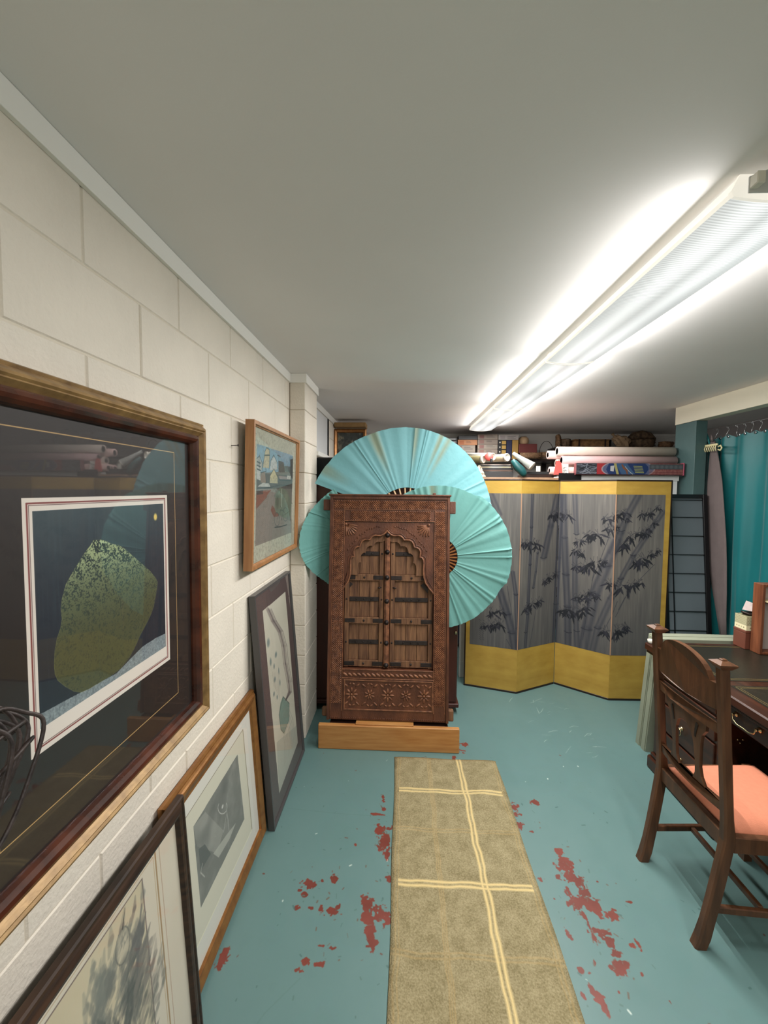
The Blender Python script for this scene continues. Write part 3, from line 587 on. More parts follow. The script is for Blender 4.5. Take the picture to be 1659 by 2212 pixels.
for j in range(ny):
    for i in range(nx): a=j*(nx+1)+i; fs.append((a,a+1,a+nx+2,a+nx+1))
per=[i for i in range(nx+1)]+[j*(nx+1)+nx for j in range(1,ny+1)]+[ny*(nx+1)+i for i in range(nx-1,-1,-1)]+[j*(nx+1) for j in range(ny-1,0,-1)]
for k in per: vs.append((vs[k][0],vs[k][1],.0005))
for k in range(len(per)): k2=(k+1)%len(per); fs.append((per[k],n0+k,n0+k2,per[k2]))
tag(MB().add(vs,fs,True).build('rug_runner',rug_mat()),'long tan wool runner rug with pale crossing stripes on the floor','rug')
# ============================================================= CARVED DOOR
t=thing('wooden_plinth','honey coloured wooden board plinth under the carved door','plinth',(-.073,2.533,0))
MB().box(-.38,.38,.031,.15,0,.155,bev=.002).build('bearer',DARK,t); MB().box(-.449,.449,0,.030,0,.1585,bev=.004).build('front_board',HONEY,t); MB().box(-.21,.16,.010,.15,.1585,.167,bev=.002).build('packing_strip',HONEY,t)
dw,dh=.785,1.450
D=thing('carved_door','carved dark teak door with cusped arch and iron straps, leaning in the middle of the room','door',(-.083,2.575,.173),(-R(5.2),0,0))
# local: x -.39...39, y 0 front .. back, z 0..1.45
def ux(u): return -dw/2+u*dw
def vz(v): return dh-v
fr=MB()
fr.box(ux(0),ux(.124),0,.055,0,dh,bev=.003); fr.box(ux(.876),ux(1),0,.055,0,dh,bev=.003)
fr.box(ux(.124),ux(.876),.001,.055,vz(.168),dh,bev=.002)
fr.box(ux(.124),ux(.876),.001,.055,0,vz(1.125),bev=.002)
fr.build('frame',CARV,D)
arch=[(790,490),(806,512),(830,535),(862,550),(895,550),(925,546),(950,555),(972,575),(985,600),(1010,596),(1045,598),(1075,615),(1092,645),(1100,682),(1125,682),(1155,700),(1172,735),(1168,775),(1162,795),(1190,802),(1206,830),(1210,880),(1206,950),(1212,1030),(1232,1095),(1268,1150),(1315,1205),(1320,1225)]
def A2(x,y): return (ux((x-130)/1370),vz((y/5.352-16)*.002977))
half=[A2(*p) for p in arch]; cxm=ux((790-130)/1370)
mir=[(2*cxm-x,z) for x,z in half]
yb=half[-1][1]
outl=[(ux(.123),vz(.17)),(ux(.123),yb)]+mir[::-1]+half[1:]+[(ux(.877),yb),(ux(.877),vz(.17))]
MB().prism(outl,.006,.040,'y').build('arch_panel',CARV,D)
# moulded lip round the arch
lip=[(x,.004,z) for x,z in mir[::-1]]+[(x,.004,z) for x,z in half[1:]]
MB().tube(lip,.0055,6).build('arch_moulding',CARVHI,D)
lip2=[( (x-cxm)*1.07+cxm,.005,z+.014-.02*abs(x-cxm)) for x,_,z in lip]; MB().tube(lip2,.003,6).build('arch_bead',CARV,D)
# inner smaller cusped board, further back
inn=[(cxm+(x-cxm)*.80,z-.035-(z-yb)*.02) for x,z in half if z>vz(.50)]; inm=[(2*cxm-x,z) for x,z in inn]
zt=inn[-1][1]
o2=[(ux(.16),vz(.22)),(ux(.16),zt)]+inm[::-1]+inn[1:]+[(ux(.84),zt),(ux(.84),vz(.22))]
MB().prism(o2,.020,.027,'y').build('inner_arch',OLDW,D)
# outer raised border mouldings
b=MB()
for a,c,z0,z1 in [(0,.022,0,dh),(.978,1,0,dh)]: b.box(ux(a),ux(c),-.010,.0,z0,z1,bev=.002)
b.box(ux(.022),ux(.978),-.010,0,dh-.020,dh,bev=.002); b.box(ux(-.01),ux(1.01),-.02,.05,dh,dh+.012,bev=.003)
b.build('outer_moulding',CARV,D)
b=MB()
for u in (.024,.119,.874,.966): b.box(ux(u),ux(u+.006),-.004,0,.055,vz(.024),bev=.001)
for v in (.022,.090,.166,1.130,1.186): b.box(ux(.124),ux(.876),-.004,.001,vz(v),vz(v-.005),bev=.001)
b.build('bead_moulding',CARVHI,D)
# lattice carving: small raised lozenges
def lattice(x0,x1,z0,z1,pitch,name='lattice_carving',y=.0,h=.0065):
    vs=[];fs=[]; nx=max(2,round((x1-x0)/pitch)); nz=max(2,round((z1-z0)/pitch)); px=(x1-x0)/nx; pz=(z1-z0)/nz
    for j in range(2*nz-1):
        for i in range(nx-(j%2)):
            cx=x0+px*(i+.5+(j%2)*.5); cz=z0+pz*(.5+j*.5); b=len(vs); rx,rz=px*.46,pz*.46; k=random.uniform(.75,1.15)
            vs+=[(cx-rx,y,cz),(cx,y,cz-rz),(cx+rx,y,cz),(cx,y,cz+rz),(cx+rx*.12,y-h*k,cz-rz*.12),(cx-rx*.12,y-h*k,cz+rz*.12)]
            fs+=[(b,b+1,b+4),(b+1,b+2,b+4),(b+2,b+5,b+4),(b+2,b+3,b+5),(b+3,b,b+5),(b,b+4,b+5)]
    o=MB().add(vs,fs).build(name,CARVHI,D); o['kind']='stuff'; return o
lattice(ux(.031),ux(.117),.10,vz(.095),.0135); lattice(ux(.881),ux(.964),.10,vz(.095),.0135)
lattice(ux(.03),ux(.965),vz(.086),vz(.026),.0145); lattice(ux(.168),ux(.847),vz(.162),vz(.094),.0145)
# shell carvings in the spandrels
for s in (-1,1):
    m=MB(); ox,oz=cxm+s*.272,vz(.185)
    for k in range(7):
        a=R(-8-k*13.5); L=.085-.004*abs(k-3); d=Vector((-s*cos(a),0,sin(a)))
        MM=Matrix.Translation((ox+d.x*L*.62,.004,oz+d.z*L*.62))@Matrix.Rotation(math.atan2(d.z,d.x)*-1,4,'Y'); m.ell((0,0,0),(L*.46,.006,.0058),M=None if 0 else MM,n=8,m=6)
    m.ell((ox,.002,oz),(.009,.006,.009)); m.build('shell_carving',CARVHI,D)
m=MB()
for s in (-1,1):
    for k in range(14):
        x=cxm+s*(.05+.016*k); z=vz(.20)-.0009*k*k+.004*sin(k*1.7)
        if z> vz(.48): m.ell((x,.005,z),(.009,.003,.0045),M=Matrix.Rotation(s*(.5+.08*k),4,'Y'),n=6,m=4)
m.build('vine_carving',CARV,D)['kind']='stuff'
# twisted rope rail
m=MB()
for k in range(19):
    x=ux(.15)+k*(ux(.85)-ux(.15))/18; m.ell((x,.0,vz(1.160)),(.021,.006,.0075),M=Matrix.Rotation(R(32),4,'Y'),n=8,m=5)
m.build('rope_carving',CARVHI,D)
# floral bottom panel
b=MB(); 
for a in ((.140,.150,vz(1.385),vz(1.192)),(.862,.872,vz(1.385),vz(1.192))): b.box(ux(a[0]),ux(a[1]),-.005,.001,a[2],a[3],bev=.001)
b.box(ux(.150),ux(.862),-.005,.001,vz(1.385),vz(1.378),bev=.001); b.box(ux(.150),ux(.862),-.005,.001,vz(1.199),vz(1.192),bev=.001)
b.build('panel_border',CARVHI,D)
m=MB(); zc=vz(1.287)
for k in range(5):
    cx=ux(.205)+k*(ux(.80)-ux(.205))/4; R0=.044 if k%2==0 else .036
    for j in range(8):
        a=2*PI*j/8+(k%2)*PI/8; m.ell((cx+R0*.58*cos(a),.0,zc+R0*.62*sin(a)),(R0*.42,.006,R0*.15),M=Matrix.Rotation(-a,4,'Y'),n=8,m=5)
    m.ell((cx,-.002,zc),(.008,.006,.008))
    for s in (-1,1):
        for j in (-1,1):
            m.ell((cx+j*.038,.0,zc+s*.058),(.019,.005,.006),M=Matrix.Rotation(-s*j*.7,4,'Y'),n=6,m=4); m.ell((cx+j*.012,.0,zc+s*.067),(.012,.004,.005),M=Matrix.Rotation(s*j*.5,4,'Y'),n=6,m=4)
m.build('flower_carving',CARVHI,D)
m=MB()
for k in range(60): m.ell((ux(.03)+k*(ux(.97)-ux(.03))/59,0,.012),(.0045,.003,.005),n=6,m=4)
m.build('beading',CARV,D)['kind']='stuff'
# leaves of the door
def leaf(u0,u1):
    xa,xb=ux(u0),ux(u1); L=MB().box(xa,xb,.050,.056,vz(1.12),vz(.23)).build('door_leaf',OLDW,D)
    sw=.030
    MB().box(xa,xa+sw,.028,.050,vz(1.12),vz(.23),bev=.002).build('stile',OLDW,L); MB().box(xb-sw,xb,.028,.050,vz(1.12),vz(.23),bev=.002).build('stile',OLDW,L)
    for v in (.515,.797,1.076): MB().box(xa+sw,xb-sw,.029,.050,vz(v+.042),vz(v),bev=.002).build('rail',OLDW,L)
    for v0,v1 in ((.24,.515),(.557,.797),(.839,1.076)):
        n=3
        for k in range(n):
            x0=xa+sw+(xb-xa-2*sw)*k/n; x1=xa+sw+(xb-xa-2*sw)*(k+1)/n
            MB().box(x0+.0012,x1-.0012,.0445-random.uniform(0,.002),.050,vz(v1)+.001,vz(v0)-.001,bev=.001).build('plank',OLDW,L)
    for v in (.365,.665,.945):
        MB().box(xa+sw+.001,xb-sw-.001,.036,.044,vz(v+.028),vz(v),bev=.002).build('iron_strap',IRON,L)
    for v in (.523,.805,1.084):
        wx=(xb-xa)*.27
        MB().box(xa+.004,xa+wx,.026,.0315,vz(v+.026),vz(v),bev=.0015).build('corner_iron',IRON,L); MB().box(xb-wx,xb-.004,.026,.0315,vz(v+.026),vz(v),bev=.0015).build('corner_iron',IRON,L)
    st=MB()
    for v in (.536,.818,1.097): st.ell(((xa+xb)/2,.030,vz(v)),(.008,.007,.008))
    for v in (.365,.665,.945):
        st.ell((xa+.014,.029,vz(v+.014)),(.0065,.006,.0065)); st.ell((xb-.014,.029,vz(v+.014)),(.0065,.006,.0065))
        for k in (-1,0,1): st.ell(((xa+xb)/2+k*.05,.032,vz(v+.014)),(.005,.003,.005))
    st.build('iron_stud',IRON,L)
leaf(.128,.458); leaf(.512,.868)
MB().tube([(ux(.44),.034,vz(.60)),(ux(.41),.018,vz(.602))],.005,6).build('door_pull',IRON,D); MB().tube([(ux(.53),.034,vz(.60)),(ux(.56),.018,vz(.602))],.005,6).build('door_pull',IRON,D)
for s in (-1,1): # angled iron braces at the upper corners
    MM=Matrix.Translation((cxm+s*.255,.036,vz(.60)))@Matrix.Rotation(R(s*48),4,'Y')
    MB().box(-.033,.033,-.004,.004,-.011,.011,M=MM).build('iron_brace',IRON,D)
p=MB().box(ux(.463),ux(.507),.012,.046,vz(1.12),vz(.225),bev=.004).box(ux(.475),ux(.495),.006,.012,vz(1.11),vz(.24),bev=.003).build('centre_post',CARVHI,D)
m=MB()
for v in (.255,.365,.532,.685,.822,.955,1.098): m.lathe([(.016,0),(.016,.006),(.009,.010),(.009,.016),(0,.018)],12,M=Matrix.Translation((ux(.485),.008,vz(v)))@Matrix.Rotation(R(90),4,'X'))
m.build('boss',IRON,D)
MB().box(ux(-.062),ux(0),.018,.050,vz(.095),vz(.022),bev=.003).build('tenon',CARV,D); MB().box(ux(1),ux(1.05),.010,.050,vz(.110),vz(.030),bev=.003).build('tenon',CARV,D)
MB().box(ux(-.045),ux(0),.02,.052,.008,.065,bev=.006).build('tenon',OLDW,D); MB().box(ux(1),ux(1.045),.015,.052,.002,.072,bev=.005).build('tenon',OLDW,D)
MB().box(ux(.86),ux(.885),.01,.04,dh+.012,dh+.026,bev=.003).build('pivot',CARV,D)
# ============================================================= FANS
def aqua(name,c,stains):
    m=bpy.data.materials.new(name); m.use_nodes=True; nt=m.node_tree; b=nt.nodes['Principled BSDF']; b.inputs['Roughness'].default_value=.65; b.inputs['Sheen Weight'].default_value=.15
    a=nt.nodes.new('ShaderNodeAttribute'); a.attribute_name='stain'; mx=nt.nodes.new('ShaderNodeMix'); mx.data_type='RGBA'
    mx.inputs[6].default_value=c; mx.inputs[7].default_value=sr(138,148,122); nt.links.new(a.outputs['Fac'],mx.inputs[0]); nt.links.new(mx.outputs[2],b.inputs['Base Color'])
    tl=nt.nodes.new('ShaderNodeBsdfTranslucent'); tl.inputs[0].default_value=c; ms=nt.nodes.new('ShaderNodeMixShader'); ms.inputs[0].default_value=.15
    out=nt.nodes['Material Output']; nt.links.new(b.outputs[0],ms.inputs[1]); nt.links.new(tl.outputs[0],ms.inputs[2]); nt.links.new(ms.outputs[0],out.inputs[0])
    n=nt.nodes.new('ShaderNodeTexNoise'); n.inputs['Scale'].default_value=28; n.inputs['Detail'].default_value=5; tc=nt.nodes.new('ShaderNodeTexCoord'); nt.links.new(tc.outputs['Object'],n.inputs[0])
    bp=nt.nodes.new('ShaderNodeBump'); bp.inputs['Strength'].default_value=.35; bp.inputs['Distance'].default_value=.006; nt.links.new(n.outputs[0],bp.inputs['Height']); nt.links.new(bp.outputs[0],b.inputs['Normal']); return m
AQ=aqua('aqua_cotton',sr(118,176,182),1); AQ2=aqua('aqua_cotton_green',sr(112,170,164),1)
RIBL=M('pale_bamboo',sr(226,186,142),.45,noise=.15,nscale=10); RIBD=M('brown_bamboo',sr(150,94,44),.45,noise=.3,nscale=12)
def fan(name,label,loc,rot,a0,a1,r0,r1,npl,amp,mat,ribm,seed,rfun=None,bend=None,stains=(),group='large aqua folding fans',hem=0):
    t=thing(name,label,'fan',loc,rot,group); r=random.Random(seed)
    ns=npl*4; nr=14; vs=[];fs=[];stn=[]
    w_=[r.choice([.35,.6,.8,1,1.4,2.1])*r.uniform(.8,1.2) for _ in range(npl+1)]; cum=np.cumsum([0]+w_[:npl]); cum=cum/cum[-1]
    ph=[r.uniform(-1,1) for _ in range(npl+1)]; ja=[r.choice([.15,.5,.8,1.1,1.5])*r.uniform(.8,1.2) for _ in range(npl+1)]
    for i in range(ns+1):
        k=min(i//4,npl-1); fr_=(i-4*k)/4; ang=a0+(a1-a0)*(cum[k]+(cum[k+1]-cum[k])*fr_)
        tri=[0,.9,.45,.12,0][i-4*k]; 
        for j in range(nr+1):
            q=j/nr; rr_=r0+(r1-r0)*q; rr_*= (rfun(ang) if rfun else 1)
            if j==nr: rr_+= .0015*sin(i*2.2+seed)-.002*abs(tri)
            y=-amp*ja[k]*tri*(.35+.65*q)+.006*sin(ang*5+q*3+seed)*q
            x=rr_*cos(ang); z=rr_*sin(ang)
            if bend: y+=bend(x,z)
            vs.append((x,y,z)); s=0
            for sa,sw,s0 in stains:
                d=abs(math.degrees(ang)-sa)/sw
                if d<1: s=max(s,(1-d**2)*min(1,max(0,(q-s0)*2.2)))
            stn.append(s)
    for i in range(ns):
        for j in range(nr): a=i*(nr+1)+j; fs.append((a,a+1,a+nr+2,a+nr+1))
    me=bpy.data.meshes.new('fan_leaf'); me.from_pydata(vs,[],fs); me.polygons.foreach_set('use_smooth',[True]*len(fs)); at=me.attributes.new('stain','FLOAT','POINT'); at.data.foreach_set('value',stn); me.materials.append(mat)
    o=bpy.data.objects.new('fan_leaf',me); COL.objects.link(o); o.parent=t
    nrib=int(npl*.55); rm=None
    for k in range(nrib+1):
        a=a0+(a1-a0)*k/nrib
        def P(rr_,off):
            x=rr_*cos(a)-off*sin(a); z=rr_*sin(a)+off*cos(a); y=.004+(bend(x,z) if bend else 0); return (x,y,z)
        L=r0*1.9; pts=[P(.0,-.004),P(.0,.004),P(L,.0055),P(L,-.0055)]
        MB().add(pts+[(x,y+.003,z) for x,y,z in pts],[(0,1,2,3),(7,6,5,4),(0,4,5,1),(1,5,6,2),(2,6,7,3),(3,7,4,0)]).build('rib',ribm,t)
    m=MB().lathe([(.012,-.006),(.012,.012),(0,.014)],10,M=Matrix.Rotation(R(90),4,'X')); m.build('rivet',BRASS,t)
    if hem:
        hv=[];hf=[]
        for i in range(ns+1):
            j=i*(nr+1)+nr; x,y,z=vs[j]; l=math.hypot(x,z); 
            an=math.degrees(math.atan2(z,x)); e=max(0,min(1,(an+32)/12,(66-an)/12)) if an<100 else 0
            for q,dy in ((.965,.010),(.97+.075*e,.012)): hv.append((x*q,y+dy,z*q))
        for i in range(ns): hf.append((2*i,2*i+1,2*i+3,2*i+2))
        MB().add(hv,hf,True).build('second_layer',mat,t)
    return t
fan('folding_fan','topmost huge aqua folding fan spread above the carved door, with brown stained folds',(.030,2.905,1.466),(0,0,-R(-11)),R(4.5),R(160),.212,.632,27,.010,AQ,RIBL,3,
    rfun=lambda a:1+.075*max(0,(math.degrees(a)-115)/45)**1,stains=((113,4.5,.25),(84,1.8,.25),(67,2,.3),(61,1.8,.2),(150,3,.5)))
fan('folding_fan','aqua folding fan at right of the carved door, in front of the bamboo screen',(.243,2.805,1.203),(0,0,R(3)),R(-88),R(152),.138,.490,40,.014,AQ2,RIBD,8,stains=((95,3,.3),),hem=1)
fan('folding_fan','aqua folding fan at left of the carved door, over the block pier',(-.247,2.785,1.322),(0,0,0),R(122),R(238),.13,.405,24,.010,AQ2,RIBD,21,
    bend=lambda x,z:-.27*max(0,(-x-.27)/.155)**1.5 if x<-.27 else 0)
# ============================================================= CABINET behind the door
t=thing('cabinet','dark red brown cabinet standing behind the carved door and fans','cabinet',(-.10,3.225,0))
MB().box(-.60,.52,-.21,.21,.07,1.70,bev=.004).build('carcass',REDBR,t)
for x in (-.58,.45):
    for y in (-.18,.16): MB().box(x,x+.05,y,y+.04,0,.07,bev=.004).build('foot',REDBR,t)
MB().box(-.61,.535,-.225,.22,.045,.075,bev=.004).build('plinth_rail',REDBR,t)
MB().box(-.59,-.04,-.222,-.21,.09,1.67,bev=.003).build('door',REDBR,t); MB().box(-.036,.510,-.222,-.21,.09,1.67,bev=.003).build('door',REDBR,t)
k=MB().lathe([(.004,0),(.004,.015),(.012,.02),(.010,.03),(0,.032)],10,M=Matrix.Translation((.50,-.222,.62))@Matrix.Rotation(R(90),4,'X')).build('knob',BRASS,t)
t=thing('speaker','black box speaker on top of the red brown cabinet, behind the left fan','speaker',(-.59,3.14,1.70))
MB().box(-.105,.105,-.11,.12,0,.195,bev=.006).build('case',BLACK,t); MB().box(-.095,.095,-.118,-.11,.01,.185,bev=.002).build('grille',M('speaker_cloth',sr(22,22,24),.9,bump=.4,bscale=500),t)
t=thing('whiteboard','white wall panel with black edge strip high on the left wall past the pier','board',(XL,3.67,2.14))
MB().box(.002,.016,-.27,.20,-.165,.178,bev=.001).build('panel',M('grey_white_panel',sr(214,214,214),.4),t); MB().box(.002,.024,.20,.245,-.165,.178,bev=.001).build('edge_strip',BLACK,t); MB().box(.002,.03,-.27,.245,-.20,-.166,bev=.002).build('tray',TRIM,t)
t=thing('wardrobe','dark wardrobe in the far left corner behind the fans','wardrobe',(-.50,4.50,0))
MB().box(-.21,.21,-.20,.20,.05,1.86,bev=.004).build('carcass',DARK,t); MB().box(-.20,-.002,-.212,-.20,.08,1.84,bev=.003).build('door',DARK,t); MB().box(.002,.20,-.212,-.20,.08,1.84,bev=.003).build('door',DARK,t)
for x in (-.20,.16): MB().box(x,x+.04,-.19,.19,0,.05).build('foot',DARK,t)
t=thing('framed_painting','small dark landscape in chunky ochre frame on top of the far wardrobe','picture',(-.555,4.345,1.86),(-R(2),0,0))
rails('frame_rail',.34,.43,[(0,0),(0,.03),(.012,.04),(.03,.03),(.036,.018),(.036,0)],GOLD2,t)
A=Art(120,130,(58,62,60),31); A.mix(np.clip((A.noise(8,6,4)-.5)*4,0,1)*.8,(150,140,116)); A.mix(np.clip((A.noise(5,7,4)-.55)*5,0,1)*.8,(40,44,46)); A.mix((A.Y>80)*1.*.6,(66,74,80))
panel_uv('painting',-.137,.137,.034,.396,-.012,artmat('dark_landscape',A,.6),t,.004)
tag(MB().box(-.735+.02,-.385,4.27,4.45,2.305,2.352,bev=.006).build('flat_box',M('ochre_card',sr(150,118,74),.7,noise=.2)),'flat ochre box on top of the small dark landscape','box')
t=thing('storage_cabinet','navy blue cabinet standing behind the gap between door and screen','cabinet',(.80,4.52,0))
NAVY=M('navy_paint',sr(24,30,62),.5); MB().box(-.40,.32,-.22,.22,.04,1.60,bev=.004).build('carcass',NAVY,t); MB().box(-.39,-.04,-.232,-.22,.06,1.58,bev=.003).build('door',NAVY,t); MB().box(-.035,.31,-.232,-.22,.06,1.58,bev=.003).build('door',NAVY,t); MB().box(-.36,.28,-.18,.18,0,.04).build('plinth',BLACK,t)
# ============================================================= FOLDING SCREEN
PT=[(.538,3.461),(.949,3.335),(1.323,3.536),(1.657,3.275),(2.090,3.290)]
xs_=[145,475,750,1140,1525]; yb_=[1222,1255,1205,1285,1292]; AWS=210; AHS=640
A=Art(AWS*4,AHS,(92,89,86),17)
A.mix(np.clip((A.noise(90,3,3)-.4)*2.2,0,1)*.6,(128,122,115)); A.mix(np.clip((A.noise(120,5,3)-.5)*2.4,0,1)*.5,(70,68,68)); A.mix(np.clip((A.noise(5,5,3)-.45)*2,0,1)*.4,(112,106,98)); A.mix(np.clip((A.Y/AHS-.55)*1.6,0,1)*.45,(54,55,62))
def sc(x,y):
    k=0
    while k<3 and x>xs_[k+1]: k+=1
    u=(x-xs_[k])/(xs_[k+1]-xs_[k]); yb2=yb_[k]+(yb_[k+1]-yb_[k])*u; return ((k+u)*AWS,(y-155)/(yb2-155)*AHS)
INK=(44,46,56)
def stalk(pts,w_,al,col=INK,nodes=()):
    P=[sc(*p) for p in pts]; k=.62
    A.stroke(P,[w_*k]*len(P),(86,84,88),al*.5,w_*k*.4); 
    A.stroke([(x-w_*k*.7,y) for x,y in P],w_*k*.26,col,min(1,al*1.25),w_*.25); A.stroke([(x+w_*k*.7,y) for x,y in P],w_*k*.34,col,min(1,al*1.25),w_*.35); A.stroke(P,w_*k*.7,col,al*.6,w_*k*.5)
    for nx_,ny_ in nodes:
        x,y=sc(nx_,ny_); A.stroke([(x-w_*k*1.05,y-2),(x-w_*.2,y+2),(x+w_*.2,y+2),(x+w_*k*1.05,y-2)],[1.6]*4,(34,36,44),.8,1.6)
stalk([(550,155),(550,385),(546,650),(540,1000),(528,1250)],12,.7,nodes=((550,390),(548,650),(540,1000),(530,1130)))
stalk([(735,160),(690,380),(645,600)],28,.5,nodes=((645,602),)); stalk([(757,155),(750,600),(742,1210)],18,.75,nodes=((748,700),(745,930)))
stalk([(775,155),(792,460)],20,.5,nodes=((792,460),)); stalk([(792,460),(812,720),(832,950),(845,1220)],22,.55,nodes=((812,720),(832,950),(842,1130)))
stalk([(858,155),(880,430)],16,.4,nodes=((880,435),)); stalk([(872,560),(885,900),(912,1230)],18,.45,nodes=((885,900),(905,1120)))
stalk([(1160,470),(1090,650),(1020,860),(975,1100),(955,1250)],32,.45,nodes=((1090,650),(1020,860),(975,1105)))
stalk([(1310,160),(1230,300),(1180,420),(1130,560)],26,.4,nodes=((1185,405),)); stalk([(1510,270),(1380,450),(1290,580),(1200,740),(1130,880),(1050,1090),(1020,1260)],20,.4,nodes=((1290,575),(1200,740),(1050,1095)))
stalk([(340,820),(400,1000),(435,1130),(458,1255)],26,.55,nodes=((400,1000),(435,1135))); stalk([(270,160),(330,300)],22,.35); stalk([(430,700),(455,860),(470,1100),(472,1250)],14,.6,nodes=((455,860),)); stalk([(600,560),(590,700),(575,815)],9,.6,nodes=((575,815),(600,570)))
for p in (((1460,640),(1270,820),(1170,1010)),((1240,870),(1190,960)),((395,800),(430,980),(450,1120)),((1110,430),(1000,760)),((950,1180),(1010,700)),((560,1240),(610,900)),((400,1180),(440,1250)),((1075,1150),(1180,900))):
    A.stroke([sc(*q) for q in p],1.1,INK,.75,1)
lr=random.Random(12)
def leaves(x,y,s,n=9,a0=-155,a1=-15):
    cx,cy=sc(x,y); 
    for k in range(n):
        a=R(a0+(a1-a0)*(k+.5)/n+lr.uniform(-12,12)); L=s*lr.uniform(.45,.85)*.62; ox=cx+lr.uniform(-.32,.32)*s*.6; oy=cy+lr.uniform(-.16,.16)*s*.55
        dx,dy=cos(a)*1.0,-sin(a); c=(16,18,26) if lr.random()<.65 else (36,36,46)
        A.stroke([(ox,oy),(ox+dx*L*.35,oy+dy*L*.33),(ox+dx*L*.7,oy+dy*L*.7),(ox+dx*L,oy+dy*L)],[.6,s*.046,s*.034,.2],c,.95,1)
    for k in range(6):
        a=R(lr.uniform(8,165)); L=s*.30; A.stroke([(cx+lr.uniform(-15,15),cy),(cx+cos(a)*L,cy-sin(a)*L)],[.5,1.1],(48,48,54),.7,1)
for x,y,s in [(500,500,70),(550,500,95),(600,510,70),(700,300,75),(745,290,95),(800,300,75),(690,740,70),(735,720,55),(655,770,50),(560,930,85),(620,910,75),(530,960,60),(300,990,80),(350,980,70),(290,1080,80),(345,1070,85),(900,480,60),(960,440,75),(1030,440,85),(1100,390,65),(1140,380,50),(880,550,60),(920,570,60),(890,660,70),(960,660,100),(1020,630,85),(1070,620,55),(1090,320,60),(1150,300,70),(1210,280,60),(1230,320,50),(1210,500,95),(1270,450,80),(1330,420,75),(1400,390,60),(1380,420,60),(1450,350,50),(1350,290,55),(1400,280,65),(1470,245,45),(1310,620,85),(1370,600,90),(1430,570,60),(1480,545,40),(1120,780,80),(1220,790,110),(1290,780,80),(1350,770,60),(800,980,75),(850,980,95),(930,970,90),(970,950,55),(900,880,60),(960,870,80),(1030,870,50),(1100,1110,75),(1190,1110,100),(1250,1085,75),(240,1090,45),(1000,840,50)]:
    leaves(x,y,s)
for col_ in (168,196):
    for k in range(10): A.stroke([(col_/330*AWS*.45-6+lr.uniform(-2,2)+(col_-168)*.2,530+k*9),(col_/330*AWS*.45+lr.uniform(-2,3)+(col_-168)*.2,535+k*9)],.8,(40,40,44),.8,1)
A.mix(np.clip((A.noise(200,8,3)-.5)*2,0,1)*.15,(130,126,118))
IMG=A.image('bamboo_painting')
GF=M('gold_leaf_paper',sr(184,150,66),.5,col2=sr(166,130,52),nscale=4,stretch=(1.5,1,4),bump=.15,bscale=40,mixr=(.3,.7))
S_=thing('folding_screen','four panel folding screen with ink painted bamboo and gold bands','folding screen',(0,0,0))
S_.location=(PT[0][0],PT[0][1],0); HS=1.755
LACQ=M('brown_black_lacquer',sr(34,20,14),.35); TAPE=M('hinge_cloth',sr(176,138,112),.8)
for k in range(4):
    (xa,ya),(xb,yb3)=PT[k],PT[k+1]; L=math.hypot(xb-xa,yb3-ya); ang=math.atan2(yb3-ya,xb-xa)
    T=Matrix.Translation((xa-PT[0][0],ya-PT[0][1],0))@Matrix.Rotation(ang,4,'Z'); g=.0012
    P=MB().box(g,L-g,.002,.018,.012,HS-.012).build('screen_panel',GF,S_); P.matrix_local=T
    MB().box(g,L-g,-.001,.020,0,.016,bev=.001).build('edge_strip',LACQ,P); MB().box(g,L-g,.0,.020,HS-.012,HS,bev=.001).build('edge_strip',LACQ,P)
    if k==0: MB().box(g,.012,.0,.020,.016,HS-.012).build('edge_strip',LACQ,P)
    if k==3: MB().box(L-.012,L-g,.0,.020,.016,HS-.012).build('edge_strip',LACQ,P)
    me=bpy.data.meshes.new('painting'); x0=.045 if k==0 else g; x1=L-.052 if k==3 else L-g; z0,z1=.366,1.640
    y=.0012
    me.from_pydata([(x0,y,z0),(x1,y,z0),(x1,y,z1),(x0,y,z1)],[],[(0,1,2,3)]); uv=me.uv_layers.new(name='uv')
    u0=k/4; u1=(k+1)/4
    for l in me.loops: uv.data[l.index].uv=[(u0,0),(u1,0),(u1,1),(u0,1)][l.vertex_index]
    if k==0:
        m=bpy.data.materials.new('ink_on_paper'); m.use_nodes=True; b=m.node_tree.nodes['Principled BSDF']; b.inputs['Roughness'].default_value=.75; ti=m.node_tree.nodes.new('ShaderNodeTexImage'); ti.image=IMG; m.node_tree.links.new(ti.outputs[0],b.inputs['Base Color'])
    me.materials.append(m); o=bpy.data.objects.new('painting',me); COL.objects.link(o); o.parent=P
    if k in (1,3): MB().box(-.0035,.0045,-.0015,.0012,z0,z1).build('hinge_tape',TAPE,P)
